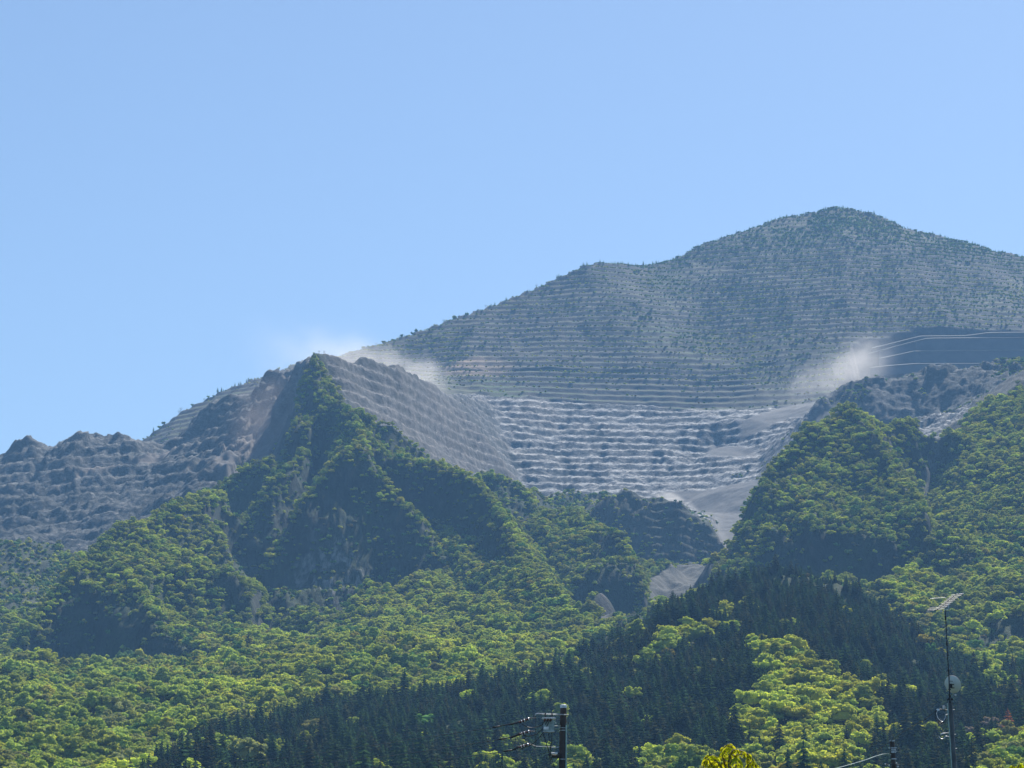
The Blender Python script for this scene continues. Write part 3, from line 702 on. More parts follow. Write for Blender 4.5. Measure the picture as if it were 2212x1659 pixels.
def crown_mesh(name, seed, mats, kind):
    """a tree of unit height: tapered trunk, limbs and a crown of leaf lobes and loose sprays"""
    rg = np.random.default_rng(seed)
    V, F, MI = [], [], []

    def add(v, f, mi):
        o = sum(len(a) for a in V); V.append(np.asarray(v, float)); F.extend([[i + o for i in q] for q in f]); MI.extend([mi] * len(f))

    def tube(a, b, ra, rb, nseg=5):
        a, b = np.array(a, float), np.array(b, float); d = b - a; d /= np.linalg.norm(d)
        x = np.cross(d, (0.3, 0.9, 0.1)); x /= np.linalg.norm(x); y = np.cross(d, x)
        ang = np.arange(nseg) * 2 * math.pi / nseg
        ring = np.cos(ang)[:, None] * x + np.sin(ang)[:, None] * y
        add(np.vstack([a + ring * ra, b + ring * rb]), [[k, (k + 1) % nseg, nseg + (k + 1) % nseg, nseg + k] for k in range(nseg)], 0)

    def cards(c, r, n, size, squash, flat=0.5):
        u = rg.normal(size=(n, 3)); u /= np.linalg.norm(u, axis=1)[:, None]
        u[:, 2] = np.abs(u[:, 2]) * 1.1 - 0.25
        p = c + u * r * np.array([1, 1, squash]) * rg.uniform(0.86, 1.16, (n, 1))
        nr = u * 0.8 + rg.normal(size=(n, 3)) * 0.55 + np.array([0, 0, flat])
        nr /= np.linalg.norm(nr, axis=1)[:, None]
        t = np.cross(nr, rg.normal(size=(n, 3))); t /= np.linalg.norm(t, axis=1)[:, None]
        bq = np.cross(nr, t); s = size * rg.uniform(0.6, 1.3, (n, 1))
        q = np.stack([p - t * s - bq * s * .5, p + t * s * .3 - bq * s * .7, p + t * s + bq * s * .45, p - t * s * .4 + bq * s * .75], 1).reshape(-1, 3)
        add(q, [[4 * k, 4 * k + 1, 4 * k + 2, 4 * k + 3] for k in range(n)], 1)

    if kind == 'broad':
        tube((0, 0, -0.12), (0.01, 0, 0.45), 0.035, 0.02)
        nl = int(rg.integers(17, 24)); sh = seed % 3; fx, fz, z0 = ((1.0, 0.33, 0.56), (0.78, 0.40, 0.55), (1.12, 0.27, 0.50))[sh]
        for k in range(nl):
            if k == 0: c = np.array([0, 0, 0.60]); r = 0.30
            else:
                a = k * 2.4 + rg.uniform(-.4, .4); ph = math.asin(rg.uniform(-0.25, 0.97))
                c = np.array([math.cos(a) * math.cos(ph) * 0.36 * fx, math.sin(a) * math.cos(ph) * 0.36 * fx, z0 + fz * math.sin(ph)]) + rg.normal(size=3) * (0.03, 0.03, 0.055)[sh]; r = rg.uniform(0.075, 0.155)
                if k % 4 == 1: tube((0, 0, 0.35), c * 0.92, 0.014, 0.006, 4)
            v, f = ICO1
            n1 = np.sin(v * 5.1 + seed + k * 2.0).sum(1) * 0.09 + np.sin(v[:, [1, 2, 0]] * 9.3 + k).sum(1) * 0.05
            vv = v * (1 + n1[:, None]) * r * np.array([1, 1, 0.72]) * 0.93
            add(vv + c, f, 1)
            cards(c, r, 38 if k else 12, 0.031, 0.8)
    elif kind == 'conifer':
        tube((0, 0, -0.1), (0, 0, 0.95), 0.018, 0.004)
        tiers = 13
        for k in range(tiers):
            t = k / (tiers - 1); z = 0.12 + 0.86 * t; r = 0.27 * (1 - t) ** 0.72 + 0.015
            nb = max(5, int(11 * (1 - t * 0.55)))
            a0 = rg.uniform(0, 6.28)
            for j in range(nb):
                a = a0 + j * 2 * math.pi / nb + rg.uniform(-.25, .25); rl = r * rg.uniform(0.7, 1.2)
                dx, dy = math.cos(a), math.sin(a); w = 0.42 * rl + 0.012; dz = -rl * 0.12
                zz = z + rg.uniform(-.02, .02)
                pts = [(0, 0, zz + 0.045), (dx * rl * .6 - dy * w, dy * rl * .6 + dx * w, zz + dz * .4 - .012), (dx * rl, dy * rl, zz + dz), (dx * rl * .6 + dy * w, dy * rl * .6 - dx * w, zz + dz * .4 - .012)]
                add(pts, [[0, 1, 2], [0, 2, 3]], 1)
    elif kind == 'shrub':
        for k in range(3):
            a = k * 2.1 + rg.uniform(0, 1); c = np.array([math.cos(a) * 0.25, math.sin(a) * 0.25, 0.42 + rg.uniform(-.1, .15)]); r = rg.uniform(0.24, 0.36)
            v, f = ICO_S
            vv = v * (1 + 0.12 * np.sin(v * 5 + seed + k).sum(1))[:, None] * r
            add(vv + c, f, 1); cards(c, r, 16, 0.10, 0.9)
    elif kind == 'sapling':
        tube((0, 0, -0.05), (0, 0, 0.9), 0.02, 0.004, 4)
        for k in range(8):
            t = k / 7; z = 0.15 + 0.8 * t; r = 0.2 * (1 - t) + 0.02
            for j in range(5):
                a = rg.uniform(0, 6.28); dx, dy = math.cos(a), math.sin(a); w = r * .4 + .01
                add([(0, 0, z + .05), (dx * r * .6 - dy * w, dy * r * .6 + dx * w, z - .02), (dx * r, dy * r, z - .04), (dx * r * .6 + dy * w, dy * r * .6 - dx * w, z - .02)], [[0, 1, 2], [0, 2, 3]], 1)
    elif kind == 'bare':
        tube((0, 0, -0.05), (0.02, 0, 0.5), 0.03, 0.015, 5)
        for k in range(9):
            a = k * 2.4; z0 = 0.25 + 0.03 * k; e = np.array([math.cos(a) * rg.uniform(.18, .36), math.sin(a) * rg.uniform(.18, .36), z0 + rg.uniform(.25, .45)])
            tube((0.01, 0, z0), e, 0.013, 0.006, 4)
            for q in range(3):
                tube(e * 0.8 + np.array([0, 0, z0 * .2]), e + rg.normal(size=3) * 0.1, 0.007, 0.004, 3)
            cards(e, 0.09, 5, 0.025, 0.9)
    me = bpy.data.meshes.new(name)
    me.from_pydata(np.vstack(V).tolist(), [], F)
    for m in mats: me.materials.append(m)
    me.polygons.foreach_set('material_index', MI)
    me.polygons.foreach_set('use_smooth', [False] * len(F))
    me.update()
    return me


PROTO = bpy.data.collections.new('tree_models')      # a library, not linked to the scene
BROAD, CONI, SHRUB, SKYT = [], [], [], []
idx = 0


def proto(me, store, tag):
    global idx
    o = bpy.data.objects.new('m%04d' % idx, me); PROTO.objects.link(o)
    store.append((idx, me, tag)); idx += 1


for cn_, mt in LEAF.items():
    for k in range(3):
        proto(crown_mesh('broadleaf_tree', 100 + idx, [M_BARK, mt], 'broad'), BROAD, cn_)
for cn_, mt in NEEDLE.items():
    for k in range(3):
        proto(crown_mesh('conifer', 300 + idx, [M_BARK, mt], 'conifer'), CONI, cn_)
M_FARSHRUB = leaf_mat('shrub_green', (0.13, 0.20, 0.045), (0.20, 0.26, 0.07))
M_FARSHRUB2 = leaf_mat('shrub_yellow', (0.32, 0.38, 0.06), (0.42, 0.43, 0.10))
M_FARSHRUB3 = leaf_mat('shrub_brown', (0.16, 0.14, 0.085), (0.22, 0.20, 0.12))
M_FARSHRUB4 = leaf_mat('shrub_dark', (0.08, 0.15, 0.055), (0.13, 0.215, 0.08), 0.3)
for mt, tg_ in ((M_FARSHRUB, 'green'), (M_FARSHRUB2, 'yellow'), (M_FARSHRUB3, 'brown'), (M_FARSHRUB4, 'dark')):
    for k in range(2):
        proto(crown_mesh('shrub', 500 + idx, [M_BARK, mt], 'shrub'), SHRUB, tg_)
for k in range(2):
    proto(crown_mesh('sapling', 600 + idx, [M_BARK, M_FARSHRUB4], 'sapling'), SHRUB, 'sapling')


def cloud(name, pts, scl, rot, ki, label, category=None):
    """one object that carries uncountable plants: points with a model index, set out by geometry nodes"""
    me = bpy.data.meshes.new(name)
    me.vertices.add(len(pts)); me.vertices.foreach_set('co', np.asarray(pts, np.float32).ravel())
    a = me.attributes.new('sc', 'FLOAT_VECTOR', 'POINT'); a.data.foreach_set('vector', np.asarray(scl, np.float32).ravel())
    a = me.attributes.new('rt', 'FLOAT_VECTOR', 'POINT'); a.data.foreach_set('vector', np.asarray(rot, np.float32).ravel())
    a = me.attributes.new('ki', 'INT', 'POINT'); a.data.foreach_set('value', np.asarray(ki, np.int32))
    me.update()
    o = bpy.data.objects.new(name, me); COL.objects.link(o)
    o['kind'] = 'stuff'; o['label'] = label
    if category: o['category'] = category
    ng = bpy.data.node_groups.new(name, 'GeometryNodeTree')
    ng.interface.new_socket('Geometry', in_out='INPUT', socket_type='NodeSocketGeometry')
    ng.interface.new_socket('Geometry', in_out='OUTPUT', socket_type='NodeSocketGeometry')
    N = ng.nodes; gi, go_ = N.new('NodeGroupInput'), N.new('NodeGroupOutput')
    ip = N.new('GeometryNodeInstanceOnPoints'); ci = N.new('GeometryNodeCollectionInfo')
    ci.inputs['Collection'].default_value = PROTO
    ci.inputs['Separate Children'].default_value = True; ci.inputs['Reset Children'].default_value = True
    ip.inputs['Pick Instance'].default_value = True

    def na(nm, ty):
        q = N.new('GeometryNodeInputNamedAttribute'); q.data_type = ty; q.inputs[0].default_value = nm
        return q.outputs[0]
    L = ng.links
    L.new(gi.outputs[0], ip.inputs['Points']); L.new(ci.outputs[0], ip.inputs['Instance'])
    L.new(na('ki', 'INT'), ip.inputs['Instance Index']); L.new(na('rt', 'FLOAT_VECTOR'), ip.inputs['Rotation'])
    L.new(na('sc', 'FLOAT_VECTOR'), ip.inputs['Scale']); L.new(ip.outputs[0], go_.inputs[0])
    md = o.modifiers.new('plants', 'NODES'); md.node_group = ng
    return o


def scatter(spacing, y0, y1, jit=0.42):
    """jittered lattice of ground points; returns x, y and the fractional grid position"""
    xs = np.arange(-1400, 1400, spacing); ys = np.arange(y0, y1, spacing)
    gx, gy = np.meshgrid(xs, ys)
    gx = gx + (np.arange(len(ys)) % 2)[:, None] * spacing / 2
    gx = gx + RNG.uniform(-jit, jit, gx.shape) * spacing; gy = gy + RNG.uniform(-jit, jit, gy.shape) * spacing
    gx, gy = gx.ravel(), gy.ravel(); s = gx / gy
    k = (np.abs(s) < 0.30) & (gy < YG[-2]) & (gy > YG[0])
    return gx[k], gy[k]


def samp(arr, x, y):
    s = x / y
    fi = np.interp(s, SG, np.arange(NS)); fj = np.interp(y, YG, np.arange(NY))
    i = np.clip(fi.astype(int), 0, NS - 2); j = np.clip(fj.astype(int), 0, NY - 2)
    a, b = fi - i, fj - j
    return (arr[j, i] * (1 - a) + arr[j, i + 1] * a) * (1 - b) + (arr[j + 1, i] * (1 - a) + arr[j + 1, i + 1] * a) * b


# conifer plantation outline, with broadleaf patches left in it
CONI_M = poly_mask([(1165,1475),(1200,1465),(1290,1412),(1340,1405),(1400,1372),(1450,1335),(1500,1300),(1550,1265),(1600,1240),(1673,1225),(1725,1227),(1799,1254),
    (1872,1294),(1903,1331),(1994,1380),(2071,1426),(2130,1460),(2212,1460),(3000,1500),(3000,2600),(-200,2600),(250,1720),(330,1659),(430,1600),(555,1574),(646,1545),(860,1518),(1074,1488)], 2) * (YY < 1420)
BL_IN = np.zeros(Z.shape)
for pl in ([(1405,1430),(1430,1375),(1500,1345),(1575,1340),(1592,1362),(1500,1382),(1450,1415)],
           [(1612,1370),(1645,1405),(1700,1412),(1725,1422),(1800,1460),(1903,1540),(1935,1600),(1890,1625),(1830,1612),(1750,1640),(1660,1645),(1585,1600),(1600,1540),(1655,1490),(1645,1435),(1618,1390)],
           [(1370,1690),(1390,1655),(1470,1645),(1530,1665),(1640,1670),(1700,1648),(1850,1650),(1860,1700),(1530,1740),(1340,1740)],
           [(2120,1640),(2160,1610),(2240,1600),(2240,1760),(2110,1760)],
           [(1220,1660),(1240,1648),(1265,1660),(1260,1720),(1215,1720)]):
    BL_IN = np.maximum(BL_IN, poly_mask(pl, 1))
MIX_IN = np.zeros(Z.shape)
for pl in ([(1050,1610),(1090,1590),(1150,1600),(1180,1640),(1140,1720),(1020,1720)], [(1330,1450),(1345,1410),(1400,1400),(1420,1440),(1390,1470)],
           [(1640,1330),(1720,1340),(1740,1370),(1690,1385)], [(1780,1430),(1880,1430),(1900,1480),(1840,1470)], [(1980,1400),(2080,1410),(2212,1470),(2212,1540),(2080,1500)],
           [(1960,1590),(2180,1590),(2180,1660),(1960,1660)], [(300,1640),(500,1600),(640,1580),(700,1620),(500,1700),(250,1720)]):
    MIX_IN = np.maximum(MIX_IN, poly_mask(pl, 2))
BRIGHT = np.zeros(Z.shape)
for pl, w in (([(1600,1345),(1640,1395),(1800,1450),(1903,1540),(1935,1600),(1830,1612),(1660,1645),(1585,1600),(1600,1540),(1655,1490),(1618,1390)], .8),
              ([(760,1330),(970,1240),(1100,1340),(1170,1440),(1000,1480),(800,1400)], .55), ([(1880,1280),(2030,1210),(2030,1330),(1950,1330)], .7),
              ([(830,1005),(1000,1030),(1100,1130),(1040,1110),(950,1030)], .6), ([(1395,1415),(1425,1350),(1500,1318),(1575,1318),(1600,1345),(1450,1410)], .7),
              ([(1700,960),(1820,895),(1900,930),(1960,1100),(1700,1080)], .35), ([(2212,820),(2060,960),(2020,1060),(2212,1100)], .35),
              ([(100,1320),(200,1200),(60,1400)], .5), ([(575,1230),(640,1120),(720,1020),(780,960),(800,1000),(720,1040),(650,1130),(600,1210)], .8), ([(150,1260),(430,1080),(500,1100),(500,1250),(300,1380),(200,1330)], .4), ([(400,1480),(760,1480),(700,1560),(300,1600)], .5)):
    BRIGHT = np.maximum(BRIGHT, poly_mask(pl, 3) * w)

# broken tree cover of the cliffs and rocky cones
cover = 1.0 - M_cliff * (1 - 0.40 * sstep(0.05, 0.45, fbm(XX, YY, 34, 3, 203)) - 0.04 - 0.8 * sstep(0.8, 0.5, blur(SLOPE, 2)))
steep = sstep(1.15, 1.75, blur(SLOPE, 2)) * sstep(0.185, 0.165, SS)
cover *= 1 - 0.75 * steep
cover *= 1 - np.clip(M_scree * 1.1, 0, 1)
cover *= 1 - 0.93 * M_cone
cover *= 1 - np.clip(M_cut * (U0 < 668), 0, 1)
cover *= 1 - 0.8 * np.clip(bare_w - M_scree - M_cone * .42 - M_lsl * .3, 0, 1) * 2 * (bare_w > 0.3)
cover *= 1 - M_lsl * 0.55
crest = np.zeros(Z.shape)
for nm, rad in (('spur_3l', 8), ('spur_2', 10), ('spur_3', 19), ('spur_a', 15), ('spur_b', 16), ('edge_a', 10), ('cliff_edge', 7), ('patch_t', 12), ('spur_e', 14), ('spur_c', 8), ('r_crest', 14), ('hill_g2', 14)):
    for x, y, z in resample(WL[nm], 6.0):
        j0, j1 = np.searchsorted(YG, [y - rad, y + rad]); i0, i1 = np.searchsorted(SG, [(x - rad) / y, (x + rad) / y])
        sx_ = XX[j0:j1, i0:i1] - x - (rad * 0.35 if nm in ('spur_3', 'spur_b') else 0); sy_ = YY[j0:j1, i0:i1] - y
        crest[j0:j1, i0:i1] = np.maximum(crest[j0:j1, i0:i1], sstep(rad, rad * 0.6, np.hypot(sx_, sy_)))
cover = np.maximum(cover, M_cliff * 0.55 * sstep(0.08, 0.34, fbm(XX, YY, 30, 3, 221)))
cover = np.maximum(cover, crest * 0.95)
cover *= 1 - ((YY > 2138) & (U0 > 640) & (U0 < 740))
cover = np.clip(cover, 0, 1)

trees = []       # x, y, z, height, width factor, model, kind
fx_, fy_ = scatter(4.5, 640, 2420)
ow = samp(g_m, fx_, fy_); cv = samp(cover, fx_, fy_)
keep = (ow > 0.6) & (RNG.random(len(fx_)) < cv)
fx_, fy_ = fx_[keep], fy_[keep]
cm = samp(CONI_M, fx_, fy_); bi = samp(BL_IN, fx_, fy_); mi_ = samp(MIX_IN, fx_, fy_); brt = samp(BRIGHT, fx_, fy_); cl = samp((M_cliff + M_cone + M_lsl) * (1 - crest * 0.8), fx_, fy_)
zz_ = samp(Z, fx_, fy_)
tn = fbm(fx_, fy_, 55, 3, 211); tn2 = fbm(fx_, fy_, 14, 2, 213)
rnd = RNG.random(len(fx_))
isc = (cm > 0.5) & (bi < 0.5) & ~((mi_ > 0.5) & (rnd < 0.12)) & ~(rnd < 0.012)
isc |= (cm <= 0.5) & (tn > 0.30) & (RNG.random(len(fx_)) < 0.16) & (fy_ < 1500)
# thin out: broadleaves stand wider apart than conifers, more so where they are big
lowt = sstep(1750, 1150, fy_)
pk = np.where(isc, 0.84, 1.0 - 0.42 * lowt)
k2 = RNG.random(len(fx_)) < pk
fx_, fy_, zz_, isc, brt, tn, tn2, cl, lowt = [a[k2] for a in (fx_, fy_, zz_, isc, brt, tn, tn2, cl, lowt)]
nT = len(fx_)
size = np.clip(np.exp(RNG.normal(-0.04, 0.24, nT)), 0.5, 1.7) * (1 + 0.2 * tn2)
ht = np.where(isc, (7.0 + 1.8 * lowt) * size ** 1.25, (5.6 + 2.9 * lowt) * size) * np.where(cl > 0.4, 0.62, 1)
wd = np.where(isc, ht * RNG.uniform(0.95, 1.35, nT), (5.9 + 3.0 * lowt) * size * np.where(cl > 0.4, 0.55, 1))
pcol = RNG.random(nT) + 0.35 * brt
kidx = np.zeros(nT, int); kname = []
bnames = list(LEAF)
for i in range(nT):
    if isc[i]:
        kn = 'dull brown-green' if RNG.random() < 0.28 + 0.3 * (tn[i] > 0.2) else 'dark green'
        c = [q for q in CONI if q[2] == kn]
    else:
        t = RNG.random() + tn[i] * 0.5; b = brt[i]
        if t < 0.52 - b * 0.25: kn = 'fresh green'
        elif t < 0.62 - b * 0.5: kn = 'deep green'
        elif t < 0.73 - b * 0.5: kn = 'olive grey'
        elif t < 1.02 + b * 0.3: kn = 'yellow-green'
        else: kn = 'bronze-yellow' if RNG.random() < 0.35 else 'yellow-green'
        c = [q for q in BROAD if q[2] == kn]
    if cl[i] > 0.4 and not isc[i]: c = SHRUB[0:4] if RNG.random() < 0.7 else SHRUB[6:8]
    q = c[int(RNG.integers(len(c)))]
    kidx[i] = q[0]; kname.append(kn)
kname = np.array(kname)
uu, vv = proj(fx_, fy_, zz_ + ht * 0.7)
vis = ((zz_ + ht) / fy_ > samp(RUNMAX, fx_, np.maximum(fy_ - 14, YG[0])) + 0.0006) & (uu > 10) & (uu < 2200) & (vv < 1655) & (vv > 0)
app = np.where(vis, ht * wd ** 0.5 / fy_, 0)
sel_b = np.argsort(-np.where(isc, 0, app))[:288]
sel_c = np.argsort(-np.where(isc, app, 0))[:290]
single = np.zeros(nT, bool); single[sel_b] = True; single[sel_c] = True
MESH_OF = {q[0]: q[1] for q in BROAD + CONI + SHRUB}
rz = RNG.uniform(0, 6.28, nT)


def where_text(u, v):
    """what a reader of the photograph would look for near (u, v)"""
    c = [(90, 'in the far left corner'), (170, 'near the left edge'), (300, 'below the shaded crag of the left hill'), (420, 'under the right end of the left crag'),
         (530, 'below the left end of the big cliff'), (640, 'under the left part of the big cliff'), (750, 'under the middle of the big cliff'), (860, 'under the right part of the big cliff'),
         (960, 'in line with the spur right of the big cliff'), (1050, 'left of the power line fittings'), (1130, 'behind the power line insulators'), (1205, 'behind the switch box'),
         (1270, 'just right of the brown utility pole'), (1350, 'well right of the brown utility pole'), (1430, 'half way from pole to leafy sprig'), (1510, 'just left of the leafy sprig'),
         (1590, 'above the leafy sprig'), (1670, 'just right of the leafy sprig'), (1740, 'on the left of the bright spur'), (1820, 'on the middle of the bright spur'), (1900, 'on the right of the bright spur'),
         (1970, 'beside the short dark pole'), (2030, 'just left of the aerial mast'), (2100, 'just right of the aerial mast'), (2160, 'towards the right edge'), (9999, 'at the right edge')]
    cc = next(t for lim, t in c if u < lim)
    row = 'bottom edge' if v > 1632 else 'lowest slope' if v > 1600 else 'lower slope' if v > 1565 else 'middle slope' if v > 1520 else 'upper slope'
    return cc, row


def singles(sel, kindname, plural, noun):
    sel = [int(i) for i in sel if app[i] > 0]
    P2 = np.stack([uu[sel], vv[sel]], 1); made = []
    for a, i in enumerate(sel):
        d = P2 - P2[a]; dist = np.hypot(d[:, 0], d[:, 1]); dist[a] = 1e9
        b = int(np.argmin(dist)); dx, dy = d[b]
        side = ('right' if dx > 0 else 'left') if abs(dx) > abs(dy) else ('before' if dy > 0 else 'behind')
        nb = {'fresh green': 'green', 'yellow-green': 'yellowish', 'deep green': 'darker', 'olive grey': 'greyish', 'bronze-yellow': 'bronze', 'dark green': 'dark', 'dull brown-green': 'brownish'}[kname[sel[b]]]
        rel = {'right': '%s one right', 'left': '%s one left', 'before': '%s one in front', 'behind': '%s one behind'}[side] % nb
        r_ = wd[i] / ht[i]
        sz = ('broad ' if r_ > 1.25 else 'slim ') if size[i] > 1.0 else ('small ' if size[i] < 0.85 else 'middling ')
        cc, row = where_text(uu[i], vv[i])
        lab = '%s%s %s, %s, %s, %s' % (sz, kname[i], noun, row, cc, rel)
        if len(lab.split()) > 16: lab = '%s%s %s, %s, %s' % (sz, kname[i], noun, row, cc)
        o = bpy.data.objects.new(kindname, MESH_OF[int(kidx[i])]); COL.objects.link(o)
        o.location = (fx_[i], fy_[i], zz_[i] - 0.3); o.scale = (wd[i], wd[i], ht[i])
        o.rotation_euler = (0, 0, rz[i])
        o['label'] = lab; o['category'] = 'tree'; o['group'] = plural
        made.append((uu[i], lab, '%s%s %s, %s, %s' % (sz, kname[i], noun, row, cc), o))
    by = {}
    for m_ in made: by.setdefault(m_[1], []).append(m_)
    for grp in by.values():
        if len(grp) < 2: continue
        for k, m_ in enumerate(sorted(grp, key=lambda q: q[0])):
            l2 = '%s from left, %s' % (ORD[min(k, 19)], m_[1])
            if len(l2.split()) > 16: l2 = '%s from left, %s' % (ORD[min(k, 19)], m_[2])
            if len(l2.split()) > 16: l2 = '%s from left, %s' % (ORD[min(k, 19)], m_[2].split(' ', 1)[1])
            if len(l2.split()) > 16: l2 = l2.replace('in line with ', 'below ').replace('on the ', '').replace('under the ', 'under ')
            l2 = ' '.join(l2.split()[:16])
            m_[3]['label'] = l2


ORD = ['first', 'second', 'third', 'fourth', 'fifth', 'sixth', 'seventh', 'eighth', 'ninth', 'tenth', 'eleventh', 'twelfth', 'thirteenth', 'fourteenth', 'fifteenth', 'sixteenth', 'seventeenth', 'eighteenth', 'nineteenth', 'twentieth']
singles(sel_b, 'broadleaf_tree', 'broadleaf trees nearest in the lower woods', 'broadleaf')
singles(sel_c, 'conifer', 'conifers nearest in the dark plantation', 'conifer')
m = ~single
cloud('broadleaf_woods', np.stack([fx_, fy_, zz_ - 0.4], 1)[m & ~isc], np.stack([wd, wd, ht], 1)[m & ~isc],
      np.stack([0 * rz, 0 * rz, rz], 1)[m & ~isc], kidx[m & ~isc], 'fresh green broadleaf woods covering the lower mountain spurs')
cloud('conifer_plantation', np.stack([fx_, fy_, zz_ - 0.4], 1)[m & isc], np.stack([wd, wd, ht], 1)[m & isc],
      np.stack([0 * rz, 0 * rz, rz], 1)[m & isc], kidx[m & isc], 'dark conifer plantation on the hill in front of the mountain')

# shrubs and young trees on the benches of the far mountain and on ledges
sx, sy = scatter(3.2, 2300, 3420, 0.5)
fm = samp(far_m, sx, sy); sl = samp(SLOPE, sx, sy); gr_ = samp(M_grade, sx, sy); zz = samp(Z, sx, sy)
u_, v_ = proj(sx, sy, zz)
topd = 0.16 + 0.84 * sstep(640, 880, zz) + 0.3 * sstep(1250, 1700, u_)
low_q = sstep(860, 800, v_ + 15 * fbm(sx, sy, 80, 2, 301))
dens = (0.40 + 0.46 * np.clip(topd, 0, 1)) * (1.0 - 0.95 * sstep(0.55, 0.85, sl)) * low_q + 0.07 * (sl < .8)
dens = dens + 0.30 * sstep(930, 1010, zz)
dens *= 0.45 + 1.1 * sstep(-0.3, 0.3, fbm(sx, sy, 60, 3, 303))
bf = samp(bare_f, sx, sy)
keep = (fm > 0.7) & (gr_ < 0.2) & (RNG.random(len(sx)) < dens * (1 - 0.9 * np.clip(bf, 0, 1)))
sx, sy, zz, u_ = sx[keep], sy[keep], zz[keep], u_[keep]
n_ = len(sx); t = RNG.random(n_) + 0.25 * fbm(sx, sy, 70, 2, 305) - 0.25 * sstep(850, 980, zz)
ks = np.where(t < 0.06, 3, np.where(t < 0.5, 0, np.where(t < 0.74, 2, 1)))
ki = np.array([SHRUB[int(a) * 2 + int(b)][0] for a, b in zip(ks, RNG.integers(0, 2, n_))])
sap = RNG.random(n_) < 0.13 + 0.2 * sstep(850, 980, zz); ki[sap] = SHRUB[8][0]
hs = RNG.uniform(1.3, 3.1, n_) * (1 + 0.25 * sstep(900, 990, zz)); hs[sap] *= 1.7
ws = hs * RNG.uniform(0.9, 1.5, n_); rs = RNG.uniform(0, 6.28, n_)
cloud('bench_shrubs', np.stack([sx, sy, zz - 0.2], 1), np.stack([ws, ws, hs], 1), np.stack([0 * rs, 0 * rs, rs], 1), ki,
      'young shrubs and saplings along the benches of the far mountain')
# bushes on ledges of the rock faces near the woods
sx, sy = scatter(3.2, 1250, 2520, 0.5)
mm = samp(np.clip(M_cliff * 0.30 + M_cone * 0.22 + M_lsl * 0.3, 0, 1) * (0.2 + 1.3 * sstep(-0.1, 0.35, fbm(XX, YY, 16, 2, 311))), sx, sy)
kn_ = samp(weath_shade * (SS > 0.1) * 0.7 * sstep(0.0, 0.4, fbm(XX, YY, 40, 3, 313)), sx, sy)
edge = samp(blur(g_m, 8), sx, sy); edge = np.where((edge > 0.05) & (edge < 0.6), 0.25, 0)
ok = RNG.random(len(sx)) < np.maximum(np.maximum(mm, kn_), edge * 0.8) * (1 - 0.95 * samp(M_scree, sx, sy))
sx, sy = sx[ok], sy[ok]; n_ = len(sx); zz = samp(Z, sx, sy)
ki = np.array([SHRUB[int(b)][0] for b in RNG.choice([0, 1, 2, 3, 4, 6, 7], n_)])
hs = RNG.uniform(1.5, 4.0, n_); ws = hs * RNG.uniform(1.0, 1.6, n_); rs = RNG.uniform(0, 6.28, n_)
cloud('ledge_bushes', np.stack([sx, sy, zz - 0.2], 1), np.stack([ws, ws, hs], 1), np.stack([0 * rs, 0 * rs, rs], 1), ki,
      'low bushes clinging to ledges of the shaded rock faces')
print('trees', nT, 'far shrubs', len(sap), 'ledge', n_)
# ------------------------------------------------------------------ single trees on the skyline and other named trees
SH_S = {q[2]: q[1] for q in SHRUB}
ME_SAP = SHRUB[8][1]
ME_BARE = [crown_mesh('bare_tree', 700 + k, [M_BARK, M_FARSHRUB3], 'bare') for k in range(2)]
ME_CON = [crown_mesh('conifer', 720 + k, [M_BARK, M_FARSHRUB4], 'conifer') for k in range(3)]
ME_RED = crown_mesh('conifer', 730, [M_BARK, RED_LEAF], 'conifer')
ME_PALE = crown_mesh('broadleaf_tree', 740, [M_BARK, PALE_LEAF], 'broad')


def crest_at(u, y_lo, y_hi):
    """the highest standing ground in direction u between two distances"""
    s = (u - CU) / (FP * cP)
    for _ in range(3):
        i = int(np.clip(np.searchsorted(SG, s), 0, NS - 1))
        jj = np.nonzero((YG >= y_lo) & (YG <= y_hi))[0]
        j = jj[np.argmax(EL[jj, i])]
        x, y, z = SG[i] * YG[j], YG[j], Z[j, i]
        pu, pv = proj(x, y, z); s += (u - pu) / FP
    return x, y, z


def ground_at(u, v):
    """first ground met when looking along (u, v)"""
    a = P(u, v, 1000.0); s, e = a[0] / 1000.0, a[2] / 1000.0
    i = int(np.clip(np.searchsorted(SG, s), 0, NS - 1))
    jj = np.nonzero(EL[:, i] >= e)[0]
    j = jj[0] if len(jj) else NY - 1
    return SG[i] * YG[j], YG[j], Z[j, i]


ORD_ = ['first', 'second', 'third', 'fourth', 'fifth', 'sixth', 'seventh', 'eighth', 'ninth', 'tenth', 'eleventh', 'twelfth', 'thirteenth', 'fourteenth', 'fifteenth', 'sixteenth']


def tree_obj(name, me, loc, w, h, label, group=None, cat='tree'):
    o = bpy.data.objects.new(name, me); COL.objects.link(o)
    o.location = loc; o.scale = (w, w, h); o.rotation_euler = (0, 0, random.uniform(0, 6.28))
    o['label'] = label; o['category'] = cat
    if group: o['group'] = group
    return o


